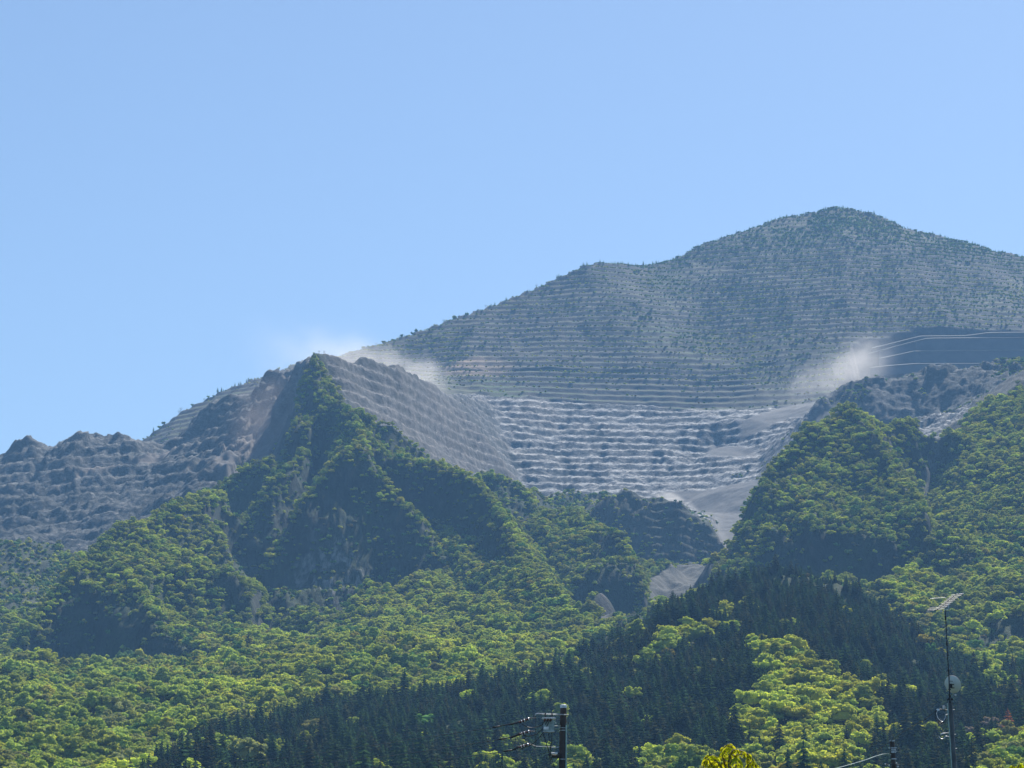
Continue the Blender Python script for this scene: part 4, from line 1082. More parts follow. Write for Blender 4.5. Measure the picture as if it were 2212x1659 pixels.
SEGS = [
    ('left of the pinnacle', (2600, 2950), [(331, 10, 'c'), (341, 8, 's'), (352, 8, 's'), (385, 10, 'b'), (390, 10, 'b'), (415, 6, 's'), (439, 7, 'b'), (450, 6, 's'), (461, 5, 's'), (469, 10, 'c'), (473, 11, 'c'), (479, 10, 'c'), (485, 6, 'c'), (510, 8, 'c'), (516, 8, 'c'), (521, 8, 'c'), (531, 8, 'c'), (536, 8, 'c'), (585, 11, 'b'), (311, 4, 's'), (319, 4, 's')]),
    ('rising right of the dust', (2850, 3250), [(783, 6, 's'), (796, 6, 'c'), (810, 10, 'b'), (827, 8, 's'), (848, 6, 's'), (866, 7, 's'), (890, 7, 's'), (899, 8, 's'), (958, 8, 'b'), (982, 10, 's'), (1009, 7, 's'), (1051, 8, 'b'), (1061, 7, 'c'), (1071, 9, 'c'), (1092, 10, 'c'), (1159, 9, 'b'), (1170, 7, 's'), (1201, 9, 'c'), (1208, 8, 'c')]),
    ('along the hump left of summit', (3000, 3300), [(1261, 9, 'c'), (1271, 9, 'c'), (1296, 9, 'c'), (1304, 7, 'c'), (1357, 8, 'c'), (1365, 6, 'c'), (1377, 7, 'c'), (1390, 11, 'c'), (1412, 8, 'c'), (1418, 8, 'c'), (1452, 7, 'c')]),
    ('climbing up to the summit', (3100, 3340), [(1490, 6, 'c'), (1558, 7, 'c'), (1568, 8, 'c'), (1591, 7, 'c'), (1600, 6, 'c'), (1619, 7, 'c'), (1637, 6, 'c'), (1659, 6, 'c'), (1673, 6, 'c'), (1698, 7, 'c'), (1708, 6, 'c'), (1732, 6, 'c')]),
    ('over and right of summit', (3100, 3340), [(1784, 8, 'c'), (1810, 6, 's'), (1874, 7, 'c'), (1890, 9, 'c'), (1935, 8, 'c'), (1941, 6, 'c'), (1954, 6, 'c'), (1979, 6, 's'), (2014, 8, 'c'), (2030, 6, 'c'), (2046, 6, 'c'), (2074, 6, 'c'), (2089, 8, 'c'), (2100, 9, 'c'), (2113, 6, 'c'), (2165, 7, 'c'), (2208, 7, 'c')]),
]
for txt, (ya, yb), lst in SEGS:
    cnt = {'c': 0, 's': 0, 'b': 0}
    for u, hp, ty in sorted(lst):
        x, y, z = crest_at(u, ya, yb)
        h = hp * 1.1 / FP * y
        nm, me, wf_, noun = {'c': ('conifer', random.choice(ME_CON), 0.85, 'small dark conifer'),
                             's': ('bush', SH_S[random.choice(['green', 'dark'])], 1.1, 'rounded bush'),
                             'b': ('bare_tree', random.choice(ME_BARE), 0.95, 'nearly bare tree')}[ty]
        lab = '%s, %s from left on skyline %s' % (noun, ORD[min(cnt[ty], 19)], txt)
        cnt[ty] += 1
        tree_obj(nm, me, (x, y, z - 0.4), h * wf_, h, lab, noun.split()[-1] + 's on the skyline', 'bush' if ty == 's' else 'tree')
for k, (u, hp, ty, tx) in enumerate([(667, 9, 'b', 'leftmost dead tree on the pinnacle top, leaning over the drop'), (679, 5, 's', 'leafy bush on the left shoulder of the pinnacle top'),
                                     (689, 9, 'b', 'thin dead tree standing in the middle of the pinnacle top'), (700, 9, 'b', 'rightmost dead tree on the pinnacle top beside bare rock')]):
    x, y, z = crest_at(u, 2080, 2170)
    h = hp * 0.95 / FP * y
    tree_obj('bare_tree' if ty == 'b' else 'bush', ME_BARE[k % 2] if ty == 'b' else SH_S['green'], (x, y, z - 0.3), h * 1.1, h, tx, None, 'tree' if ty == 'b' else 'bush')
for u, v, h, me, nm, tx in [(2167, 1600, 12.0, ME_RED, 'conifer', 'copper red conifer among dark trees right of the aerial mast'),
                            (2200, 1590, 10.0, ME_RED, 'conifer', 'dull red conifer at the right edge of the picture'),
                            (2128, 1600, 9.5, ME_PALE, 'broadleaf_tree', 'pale pinkish grey broadleaf tree left of the red conifer'),
                            (2085, 1600, 6.0, ME_PALE, 'broadleaf_tree', 'small pale grey tree just right of the aerial mast'),
                            (2188, 1500, 6.5, ME_PALE, 'broadleaf_tree', 'pinkish grey tree higher up at the right edge')]:
    x, y, z = ground_at(u, v)
    tree_obj(nm, me, (x, y - 8, z - 0.3), h * (1.15 if nm == 'conifer' else 0.9), h, tx)

# graded embankment on the right shoulder of the mountain: three tiers with pale berms
M_TIER, nt_, out_ = new_mat('graded_earth'); n_b = NB(nt_)
n_b.finish(out_, n_b.ramp(n_b.noise(n_b.pos((1, 1, 1)), 0.06, 5, 0.6), [(0.35, (0.085, 0.078, 0.078)), (0.65, (0.115, 0.105, 0.104))]), 0.95, n_b.noise(n_b.pos(), 0.5, 4), 0.6, 0.6)
M_BERM, nt_, out_ = new_mat('pale_berm'); NB(nt_).finish(out_, (0.11, 0.105, 0.10), 0.95)
emb = bpy.data.objects.new('embankment', None); COL.objects.link(emb)
emb['label'] = 'smooth graded brown embankment in tiers with pale berm lines on the right shoulder'; emb['category'] = 'embankment'
TL = [([(1884,751),(1936,738),(1988,725),(2040,724.5),(2089,724),(2134,717.5),(2212,716.6),(2300,716),(2500,717)], 2872),
      ([(1875,763),(1920,751),(1964,739),(2003,729.5),(2060,729),(2110,728.5),(2150,728),(2212,727.7),(2300,727.5),(2500,728)], 2866),
      ([(1899,773),(1940,765),(1976,757),(2040,756),(2100,755.5),(2150,755.2),(2212,755),(2300,755),(2500,755)], 2853),
      ([(1878,793),(1930,788),(1976,784.5),(2060,784),(2149,783.6),(2212,783.6),(2300,783.6),(2500,784)], 2838),
      ([(1860,815),(1930,809),(1976,806),(2060,806),(2149,806),(2212,806),(2300,806),(2500,807)], 2825)]
emb.location = P(2100, 806, 2780)


def child(o, parent):
    o.parent = parent; o.matrix_parent_inverse = Matrix.Translation(parent.location).inverted()
    return o


def strip(name, la, lb, mat, parent, th=0.0):
    n = 40; us = np.linspace(max(la[0][0][0], lb[0][0][0]), 2480, n)
    va = np.interp(us, [p[0] for p in la[0]], [p[1] for p in la[0]]); vb = np.interp(us, [p[0] for p in lb[0]], [p[1] for p in lb[0]])
    vs, fs = [], []
    for k in range(n):
        fold = max(0.0, (1985 - us[k])) * 0.25
        a = P(us[k], va[k], la[1] - fold); b = P(us[k], vb[k], lb[1] - fold)
        vs += [a, b, (b[0], b[1] + 6, b[2] - 6), (a[0], a[1] + 6, a[2] - 6)]
    for k in range(n - 1):
        o_ = k * 4
        for q in range(4): fs.append((o_ + q, o_ + (q + 1) % 4, o_ + 4 + (q + 1) % 4, o_ + 4 + q))
    fs += [(0, 3, 2, 1), tuple(4 * (n - 1) + q for q in range(4))]
    me = bpy.data.meshes.new(name); me.from_pydata(vs, [], fs); me.materials.append(mat); me.update()
    o = bpy.data.objects.new(name, me); COL.objects.link(o); return child(o, parent)


for a, b in zip(TL[:-1], TL[1:]):
    f = strip('tier_face', ([(p[0], p[1] + 2.2) for p in a[0]], a[1] - 3), (b[0], b[1] + 3), M_TIER, emb)
for a in TL[:-1]:
    strip('berm', a, ([(p[0], p[1] + 1.3) for p in a[0]], a[1] - 4), M_BERM, emb)
me = bpy.data.meshes.new('drain'); q = [P(1978, 737, 2857), P(1980, 737, 2857), P(1979.5, 751, 2850), P(1977.5, 751, 2850)]
q += [(p[0], p[1] + 2, p[2]) for p in q]
me.from_pydata(q, [], [(0, 1, 2, 3), (7, 6, 5, 4), (0, 4, 5, 1), (1, 5, 6, 2), (2, 6, 7, 3), (3, 7, 4, 0)]); me.materials.append(M_BERM)
o = bpy.data.objects.new('drain', me); COL.objects.link(o); child(o, emb)


# ------------------------------------------------------------------ quarry dust drifting in the wind
def dust(name, lo, hi, peak, line, wid, win, label, col=(0.97, 0.94, 0.91), nscale=0.03):
    """a closed volume; line = (z at left, z at right), wid = (thickness left, right), win = (left fade, right fade) along x"""
    m, nt, out = new_mat(name + '_air'); n = NB(nt)
    g = n.n('ShaderNodeNewGeometry'); sp = n.n('ShaderNodeSeparateXYZ'); n.l(g.outputs['Position'], sp.inputs[0])
    gx = n.mr(sp.outputs[0], lo[0], hi[0]); gy = n.mr(sp.outputs[1], lo[1], hi[1])
    warp = n.noise(n.pos(), nscale * 0.45, 3, 0.6)
    zc = n.mr(gx, 0, 1, line[0], line[1]); w = n.mr(gx, 0, 1, wid[0], wid[1])
    dz = n.math('DIVIDE', n.math('SUBTRACT', n.math('ADD', sp.outputs[2], n.math('MULTIPLY', n.math('SUBTRACT', warp, 0.5), wid[0] * 1.6)), zc), w)
    e = n.math('POWER', 2.718, n.math('MULTIPLY', n.math('MULTIPLY', dz, dz), -1.0))
    ax = n.math('MULTIPLY', n.mr(gx, 0.02, win[0]), n.mr(gx, 0.98, win[1]))
    ax = n.math('MULTIPLY', ax, ax)
    ay = n.math('MULTIPLY', n.mr(gy, 0.0, 0.4), n.mr(gy, 1.0, 0.6))
    no = n.mr(n.noise(n.pos((1, 1, 1.4)), nscale, 5, 0.62), 0.34, 0.72)
    zt = n.mr(sp.outputs[2], hi[2], hi[2] - (hi[2] - lo[2]) * 0.3)
    d = n.math('MULTIPLY', n.math('MULTIPLY', n.math('MULTIPLY', e, ax), n.math('MULTIPLY', ay, zt)), n.math('MULTIPLY', no, peak))
    pv = n.n('ShaderNodeVolumePrincipled'); n.l(d, pv.inputs['Density'])
    pv.inputs['Color'].default_value = (*col, 1); pv.inputs['Anisotropy'].default_value = 0.35
    n.l(pv.outputs[0], out.inputs['Volume'])
    o = box_obj(name, lo, hi, m); o['kind'] = 'stuff'; o['label'] = label
    return o


a0, a1 = P(470, 700, 2420), P(1000, 860, 2420)
dust('dust_cloud', (a0[0], 2330, P(800, 880, 2420)[2]), (a1[0], 2540, P(800, 660, 2420)[2]), 0.022,
     (P(470, 745, 2440)[2], P(1000, 840, 2440)[2]), (34, 8), (0.72, 0.87), 'pale dust blowing off the crest beside the rock pinnacle')
b0, b1 = P(1600, 800, 2620), P(1960, 800, 2620)
dust('dust_cloud', (b0[0], 2540, P(1800, 885, 2620)[2]), (b1[0], 2700, P(1800, 690, 2620)[2]), 0.019,
     (P(1600, 872, 2620)[2], P(1960, 762, 2620)[2]), (7, 30), (0.7, 0.72), 'pale dust rising above the left end of the dark rocky knoll')
c0, c1 = P(470, 900, 2200), P(650, 900, 2200)
dust('dust_cloud', (c0[0], 2150, P(560, 1010, 2200)[2]), (c1[0], 2230, P(560, 800, 2200)[2]), 0.006,
     (P(560, 930, 2200)[2], P(560, 870, 2200)[2]), (30, 34), (0.4, 0.7), 'thin brownish dust hanging in the cut left of the pinnacle', (0.85, 0.72, 0.66))
# ------------------------------------------------------------------ poles, wires and the leafy branch close by
def simple_mat(name, col, rough=0.6, metal=0.0, var=0.25, scale=8.0):
    m, nt, out = new_mat(name); n = NB(nt)
    g = n.n('ShaderNodeTexCoord')
    f = n.noise(g.outputs['Object'], scale, 4, 0.6)
    c = n.mix(n.mr(f, 0.35, 0.65), tuple(x * (1 - var) for x in col), tuple(min(1, x * (1 + var)) for x in col))
    b = n.finish(out, c, rough, None, spec=0.4); b.inputs['Metallic'].default_value = metal
    return m


M_POLE = simple_mat('pole_brown_concrete', (0.060, 0.045, 0.040), 0.75, 0, 0.35, 3.0)
M_POLE2 = simple_mat('pole_grey_concrete', (0.10, 0.11, 0.12), 0.75, 0, 0.3, 3.0)
M_GALV = simple_mat('galvanised_steel', (0.42, 0.44, 0.44), 0.4, 0.6)
M_DARK = simple_mat('dark_steel', (0.03, 0.03, 0.033), 0.5, 0.3)
M_RUB = simple_mat('black_rubber', (0.012, 0.012, 0.013), 0.5)
M_CER = simple_mat('brown_ceramic', (0.11, 0.05, 0.04), 0.18)
M_CERW = simple_mat('white_ceramic', (0.75, 0.72, 0.70), 0.2)
M_BOX = simple_mat('grey_green_paint', (0.30, 0.36, 0.34), 0.45)
M_PIPE = simple_mat('pale_green_pipe', (0.30, 0.42, 0.38), 0.45)
M_ROD = simple_mat('aerial_rod', (0.16, 0.16, 0.17), 0.5, 0.3, 0.1)
M_DISH = simple_mat('dish_paint', (0.66, 0.70, 0.68), 0.45, 0, 0.06)
M_ALU = simple_mat('aluminium', (0.62, 0.62, 0.63), 0.35, 0.7, 0.1)


def empty(name, loc, label, cat, group=None):
    o = bpy.data.objects.new(name, None); COL.objects.link(o); o.location = loc
    o['label'] = label; o['category'] = cat
    if group: o['group'] = group
    return o


def tube_bm(bm, pts, r, seg=8, caps=True):
    pts = [Vector(p) for p in pts]
    rr = r if isinstance(r, (list, tuple)) else [r] * len(pts)
    rings = []; up = Vector((0.21, 0.35, 0.91))
    for k, p in enumerate(pts):
        d = (pts[min(k + 1, len(pts) - 1)] - pts[max(k - 1, 0)]).normalized()
        x = d.cross(up)
        if x.length < 1e-3: x = d.cross(Vector((1, 0, 0)))
        x.normalize(); y = d.cross(x)
        rings.append([bm.verts.new(p + (x * math.cos(a) + y * math.sin(a)) * rr[k]) for a in [q * 2 * math.pi / seg for q in range(seg)]])
    for a, b in zip(rings[:-1], rings[1:]):
        for q in range(seg): bm.faces.new((a[q], a[(q + 1) % seg], b[(q + 1) % seg], b[q]))
    if caps: bm.faces.new(rings[0][::-1]); bm.faces.new(rings[-1])


def box_bm(bm, c, s, bev=0.0):
    r = bmesh.ops.create_cube(bm, size=1.0); vs = r['verts']
    bmesh.ops.scale(bm, vec=s, verts=vs); bmesh.ops.translate(bm, vec=c, verts=vs)
    if bev:
        es = list({e for v in vs for e in v.link_edges})
        bmesh.ops.bevel(bm, geom=es, offset=bev, segments=2, affect='EDGES')


def part(name, fn, mat, parent=None, smooth=True):
    bm = bmesh.new(); fn(bm); me = bpy.data.meshes.new(name); bm.to_mesh(me); bm.free()
    if smooth: me.polygons.foreach_set('use_smooth', [True] * len(me.polygons)); me.set_sharp_from_angle(angle=0.7)
    me.materials.append(mat)
    o = bpy.data.objects.new(name, me); COL.objects.link(o)
    if parent is not None:
        o.parent = parent
        base = parent
        M = Matrix.Translation(base.location)
        while base.parent is not None:
            base = base.parent
        o.matrix_parent_inverse = (Matrix.Translation(parent.location).inverted() if parent.type == 'EMPTY' else Matrix.Identity(4))
    return o


def spline(pts, n=8):
    out = []; m = len(pts)
    for i in range(m - 1):
        p0, p1, p2, p3 = (Vector(pts[max(i - 1, 0)]), Vector(pts[i]), Vector(pts[i + 1]), Vector(pts[min(i + 2, m - 1)]))
        for k in range(n):
            t = k / n
            out.append(0.5 * ((2 * p1) + (p2 - p0) * t + (2 * p0 - 5 * p1 + 4 * p2 - p3) * t * t + (3 * p1 - p0 - 3 * p2 + p3) * t ** 3))
    out.append(Vector(pts[-1]))
    return out


GZ = -6.0
# --- brown utility pole with switch box
YP = 70.0
def A(cx, cy, dy=0.0): return P(1031.4 + cx * .1042, 1494.4 + cy * .1042, YP + dy)
top = Vector(A(1781, 290)); bot = Vector((A(1752, 1580)[0] - 0.25, YP, GZ))
pole = empty('utility_pole', bot, 'brown concrete utility pole carrying a grey switch box and crossarms', 'utility pole')
part('shaft', lambda b: tube_bm(b, [bot, top], [0.17, 0.098], 20), M_POLE, pole)
capo = part('pole_cap', lambda b: tube_bm(b, [top - Vector((0, 0, .07)), top + Vector((0, 0, .02)), top + Vector((0, 0, .035))], [0.106, 0.106, 0.07], 20), M_GALV, pole)
for cy in (750, 800, 1400):
    c = Vector(A(1766, cy)); rr = 0.1 + (top.z - c.z) * 0.006 + 0.006
    part('band', lambda b: tube_bm(b, [c - Vector((0, 0, .009)), c + Vector((0, 0, .009))], rr, 20), M_GALV, pole)
part('crossarm', lambda b: tube_bm(b, [A(1200, 490, -.16), A(1206, 462, -.16), A(1235, 452, -.16), A(1560, 460, -.16), A(1890, 482, -.16)], 0.020, 8), M_GALV, pole)
part('crossarm', lambda b: tube_bm(b, [A(1210, 1133, -.16), A(1690, 1152, -.16)], 0.017, 8), M_GALV, pole)
part('strain_rod', lambda b: tube_bm(b, [A(1204, 480, -.16), A(1208, 820, -.16), A(1212, 1133, -.16)], 0.006, 6), M_DARK, pole)
part('bracket', lambda b: (tube_bm(b, [A(1595, 708, -.1), A(1730, 708, -.1)], 0.012, 6), box_bm(b, A(1622, 650, -.1), (.05, .05, .05), .01)), M_GALV, pole)
box = part('switch_box', lambda b: box_bm(b, A(1480, 715, -.25), (.335, .26, .36), .02), M_BOX, pole)
part('lid', lambda b: box_bm(b, A(1480, 553, -.25), (.44, .32, .045), .015), M_CERW, box)  # white colour paints in the bright highlight along the box top
part('name_plate', lambda b: box_bm(b, A(1425, 752, -.385), (.165, .012, .085), .003), M_CERW, box)
part('base_rim', lambda b: box_bm(b, A(1478, 826, -.25), (.36, .28, .03), .006), M_GALV, box)
for cx in (1390, 1450, 1510):
    def bush(b, cx=cx):
        p0, p1 = Vector(A(cx + 18, 566, -.4)), Vector(A(cx - 8, 612, -.46))
        pts = [p0.lerp(p1, t / 8) for t in range(9)]
        tube_bm(b, pts, [.022, .036, .022, .036, .022, .036, .022, .03, .016], 10)
    part('bushing', bush, M_CER, box)
for cx in (1410, 1545):
    part('hanger', lambda b: box_bm(b, A(cx, 492, -.2), (.035, .05, .17), .004), M_DARK, pole)
part('conduit', lambda b: tube_bm(b, [A(1836, 690, -.05), A(1838, 1000, -.05), (A(1835, 1580)[0] - .1, YP - .05, GZ)], 0.024, 8), M_PIPE, pole)
ar = part('arrester', lambda b: tube_bm(b, [Vector(A(1525, 1278, -.2)).lerp(Vector(A(1660, 1278, -.2)), t / 8) for t in range(9)], [.02, .04, .026, .042, .026, .042, .026, .04, .02], 12), M_CERW, pole)
part('arrester_arm', lambda b: (tube_bm(b, [A(1655, 1278, -.2), A(1800, 1278, 0)], 0.022, 8), tube_bm(b, [A(1540, 1330, -.1), A(1720, 1345, -.1)], 0.05, 10)), M_POLE, pole)
for pts in ([(1370, 850), (1392, 960), (1440, 1120), (1475, 1200), (1492, 1330), (1550, 1560), (1600, 1900)], [(1470, 845), (1510, 1100), (1520, 1320), (1600, 1580), (1650, 1900)],
            [(1545, 845), (1528, 1130), (1500, 1320), (1560, 1600), (1620, 1900)]):
    part('drop_cable', lambda b: tube_bm(b, spline([A(x, y, -.3) for x, y in pts], 5), 0.011, 6), M_RUB, pole)
# dead-end insulators and their line wires: each string hangs on the pole's arm, the wire is a thing of its own
STR = [([(1100, 548), (862, 632)], [(1040, 545), (1215, 545)], [(860, 630), (740, 662), (500, 700), (450, 712)], [(450, 715), (330, 740)],
        [(1390, 612), (1310, 700), (1150, 745), (1000, 715), (885, 640)], [(1065, 1572, 70), (860, 1601, 84), (646, 1633, 104), (494, 1646, 124), (300, 1660, 155), (60, 1668, 200)], 'upper'),
       ([(1098, 815), (865, 880)], [(1090, 815), (1208, 820)], [(870, 876), (700, 945), (640, 955), (600, 960)], [(600, 962), (430, 988)],
        [(1442, 615), (1350, 760), (1230, 870), (1080, 920), (940, 910)], [(1076, 1597, 70), (891, 1626, 84), (677, 1651, 104), (450, 1668, 124), (200, 1680, 155)], 'middle'),
       ([(1085, 1085), (852, 1152)], [(1085, 1085), (1212, 1130)], [(850, 1150), (760, 1192), (710, 1205)], [(705, 1208), (550, 1240)],
        [(1484, 620), (1370, 830), (1200, 1030), (1090, 1110), (900, 1180)], [(1088, 1623.5, 70), (952, 1641, 80), (830, 1656, 92), (600, 1672, 115), (300, 1690, 150)], 'lower')]
for (s0, s1), rod, clamp, sleeve, jump, line, wh in STR:
    def disc(b, m0):
        p0, p1 = Vector(A(*s0, -.2)), Vector(A(*s1, -.2)); n = 22
        pts = [p0.lerp(p1, t / n) for t in range(n + 1)]
        tube_bm(b, pts, [(.045 if t % 4 in (1, 2) else .024) for t in range(n + 1)], 10)
    ins = part('insulator', lambda b: disc(b, 0), M_CER, pole)
    for f0, f1 in ((0.10, 0.2), (0.48, 0.56), (0.74, 0.80)):
        p0, p1 = Vector(A(*s0, -.2)), Vector(A(*s1, -.2))
        part('porcelain_ring', lambda b: tube_bm(b, [p0.lerp(p1, f0), p0.lerp(p1, (f0 + f1) / 2), p0.lerp(p1, f1)], [.040, .052, .040], 12), M_CERW, ins)
    part('strain_clamp', lambda b: tube_bm(b, [A(*p, -.2) for p in clamp], [.035, .028, .014, .012][:len(clamp)], 8), M_DARK, pole)
    part('sleeve', lambda b: tube_bm(b, [A(sleeve[0][0] + 20, sleeve[0][1] - 3, -.2), A(*sleeve[0], -.2), A(*sleeve[1], -.2), A(sleeve[1][0] - 20, sleeve[1][1] + 3, -.2)], [.008, .024, .026, .008], 8), M_RUB, pole)
    part('strain_link', lambda b: tube_bm(b, [A(*rod[0], -.2), A(*rod[1], -.17)], 0.009, 6), M_DARK, pole)
    part('jumper', lambda b: tube_bm(b, spline([A(jump[0][0], jump[0][1], -.46)] + [A(x, y, -.3) for x, y in jump[1:-1]] + [A(*jump[-1], -.2)], 6), 0.0115, 6), M_RUB, pole)
    x0, y0 = sleeve[1]
    w = part('power_line', lambda b: tube_bm(b, spline([A(x0 - 15, y0 + 2, -.2)] + [P(u, v + (0 if k else 0), Y) for k, (u, v, Y) in enumerate(line[1:])], 8), 0.013, 5), M_RUB)
    w['label'] = wh + 'most of the three thin black power lines running left from the brown pole' if wh != 'middle' else 'middle one of the three thin black power lines running left from the brown pole'
    w['category'] = 'power line'; w['group'] = 'power lines strung from the brown pole'

# --- short dark pole further right
YS = 90.0
def Bp(cx, cy, dy=0.0): return P(1865.3 + cx * .0744, 1563.5 + cy * .0744, YS + dy)
t2, b2 = Vector(Bp(828, 490)), Vector((Bp(885, 1280)[0] + .3, YS, GZ))
p2 = empty('utility_pole', b2, 'short looking dark brown pole with blue-grey bands left of the aerial mast', 'utility pole')
part('shaft', lambda b: tube_bm(b, [b2, t2], [0.16, 0.088], 16), M_POLE, p2)
part('pole_cap', lambda b: tube_bm(b, [t2 - Vector((0, 0, .03)), t2 + Vector((0, 0, .02))], .095, 16), M_GALV, p2)
for cy in (700, 745, 795, 830, 1020):
    c = Vector(Bp(838 + (cy - 490) * .07, cy)); part('band', lambda b: tube_bm(b, [c - Vector((0, 0, .02)), c + Vector((0, 0, .02))], .103 if cy < 1000 else .108, 16), M_GALV, p2)
for cx, cy in ((745, 705), (930, 697), (940, 800)):
    part('bolt', lambda b: box_bm(b, Bp(cx, cy, -.08), (.09, .06, .035), .008), M_GALV, p2)
part('crossarm', lambda b: tube_bm(b, [Bp(600, 1180, -.12), Bp(1040, 1195, -.12)], .016, 8), M_DARK, p2)
for cx, cy in ((630, 1165), (745, 1200), (958, 1140), (1000, 1240)):
    part('pin_insulator', lambda b: tube_bm(b, [Vector(Bp(cx, cy + 30, -.12)), Vector(Bp(cx, cy + 5, -.12)), Vector(Bp(cx, cy - 20, -.12))], [.018, .036, .02], 10), M_CERW, p2)
w = part('service_cable', lambda b: tube_bm(b, spline([Bp(800, 905, -.1), Bp(760, 878, -.1), Bp(600, 875, -.1), P(1890, 1634, 88), P(1868, 1642, 86), P(1820, 1656, 82), P(1760, 1672, 78)], 6), .011, 6), M_BOX)
w['label'] = 'pale grey service cable curving down left from the short dark pole'; w['category'] = 'cable'

# --- grey pole with aerial mast, dish and cable loops
YM = 58.0
def T(cx, cy, dy=0.0): return P(1953 + cx * .1402, 1261.8 + cy * .1402, YM + dy)      # upper view
def L(cx, cy, dy=0.0): return P(1953 + cx * .1402, 1426.4 + cy * .1402, YM + dy)      # lower view
t3, b3 = Vector(L(712, 640)), Vector((L(735, 1659)[0] + .25, YM, GZ))
p3 = empty('utility_pole', b3, 'slim grey concrete pole with a pale green conduit carrying the aerial mast', 'utility pole')
part('shaft', lambda b: tube_bm(b, [b3, t3], [.085, .052], 14), M_POLE2, p3)
part('conduit', lambda b: tube_bm(b, [L(668, 660, -.08), L(690, 1000, -.08), L(712, 1300, -.08), L(733, 1659, -.08), (L(740, 1659)[0] + .12, YM - .08, GZ)], .0135, 8), M_PIPE, p3)
part('clamp', lambda b: (box_bm(b, L(682, 600, -.05), (.05, .08, .06), .01), box_bm(b, L(732, 602, -.05), (.05, .08, .06), .01)), M_DARK, p3)
for cx, cy in ((760, 760), (780, 1140), (797, 1358)):
    part('step_bolt', lambda b: tube_bm(b, [L(cx - 32, cy + 5), L(cx + 20, cy, -.02)], .009, 6), M_ALU, p3)
part('insulator', lambda b: tube_bm(b, [Vector(L(615, 762)).lerp(Vector(L(615, 698)), t / 6) for t in range(7)], [.018, .045, .02, .045, .02, .045, .012], 12), M_CERW, p3)
part('side_arm', lambda b: tube_bm(b, [L(510, 760, -.02), L(560, 752, -.02), L(700, 768)], .009, 6), M_DARK, p3)
part('cable_clamp', lambda b: box_bm(b, L(522, 762, -.04), (.08, .04, .05), .01), M_ALU, p3)
for k, (dx, dy) in enumerate(((0, 0), (14, -16), (-14, 12))):
    part('cable_loop', lambda b: tube_bm(b, spline([L(505 + dx, 765, -.05), L(488 + dx, 840 + dy, -.05), L(515 + dx, 915 + dy, -.05), L(580 + dx, 960 + dy, -.05), L(628, 915 + dy, -.05), L(650, 840, -.03), L(690, 826, 0)], 6), .0075, 6), (M_RUB, M_ALU, M_RUB)[k], p3)
part('cable_loop', lambda b: tube_bm(b, spline([L(532, 1165, -.04), L(565, 1202, -.04), L(615, 1202, -.04), L(645, 1168, -.04), L(705, 1182)], 6), .007, 6), M_ALU, p3)
part('cable_clamp', lambda b: tube_bm(b, [L(562, 1138, -.04), L(598, 1126, -.04), L(640, 1118, -.03), L(710, 1120)], [.014, .018, .008, .006], 8), M_ALU, p3)
part('bracket', lambda b: tube_bm(b, [L(640, 845, -.05), L(690, 825)], .014, 8), M_ALU, p3)
m0, m1 = Vector(L(706, 660, -.12)), Vector(T(640, 400, -.12))
mast = empty('aerial_mast', m0, 'thin dark aerial mast with a comb-like television aerial on top', 'antenna mast')
part('mast_tube', lambda b: tube_bm(b, [m0, L(690, 220, -.12), T(675, 1200, -.12), T(660, 920, -.12), T(650, 700, -.12), T(638, 480, -.12), m1], [.019, .017, .015, .0145, .013, .013, .012], 8), M_DARK, mast)
for cx, cy, h in ((637, 525, .09), (660, 918, .03), (683, 1333, .03)):
    c = Vector(T(cx, cy, -.12)); part('joint', lambda b: tube_bm(b, [c - Vector((0, 0, h / 2 * 1.2)), c + Vector((0, 0, h / 2 * 1.2))], .021, 10), M_RUB, mast)
part('mast_clamp', lambda b: box_bm(b, L(704, 555, -.12), (.06, .06, .05), .01), M_RUB, mast)
part('u_bracket', lambda b: tube_bm(b, spline([T(620, 330, -.12), T(628, 400, -.12), T(650, 405, -.12), T(682, 370, -.12), T(684, 300, -.12)], 4), .006, 6), M_ALU, mast)
bm0, bm1 = Vector(T(520, 392, -.35)), Vector(T(800, 160, .75))
boom = part('boom', lambda b: tube_bm(b, [bm0, bm1], .016, 6), M_DARK, mast)
bn0, bn1 = Vector(T(588, 362, -.2)), Vector(T(800, 205, .7))
part('boom', lambda b: tube_bm(b, [bn0, bn1], .012, 6), M_DARK, mast)
for k in range(15):
    f = k / 14; c = bm0.lerp(bm1, f); l0 = .105 if f < .8 else .12
    d = (Vector(T(880, 140)) - Vector(T(700, 165))).normalized()
    part('element', lambda b: tube_bm(b, [c - d * l0 * (0.9 if k % 2 else 1.05), c + d * l0 * 1.7], .0058, 5), M_ROD if k % 2 else M_ALU, boom)
for dy_ in (0, 12, 26, 38):
    part('reflector_rod', lambda b: tube_bm(b, [T(395 - dy_, 362 + dy_, -.35), T(530, 355 + dy_ * 1.3, -.35)], .005, 5), M_ROD, boom)
part('reflector_rod', lambda b: tube_bm(b, [T(400, 224, .3), T(640, 203, .3)], .0045, 5), M_ALU, boom)
part('feed_box', lambda b: box_bm(b, T(570, 420, -.14), (.07, .05, .04), .01), M_CERW, mast)
# dish, seen from behind
dc = Vector(L(745, 385, .08))
dish = empty('satellite_dish', dc, 'round pale grey satellite dish seen from behind, clamped to the aerial mast', 'satellite dish')
ax_f = Vector((0.35, 0.80, 0.48)).normalized()                   # looks away, up and to the right
vx = ax_f.cross(Vector((0, 0, 1))).normalized(); vy = vx.cross(ax_f)


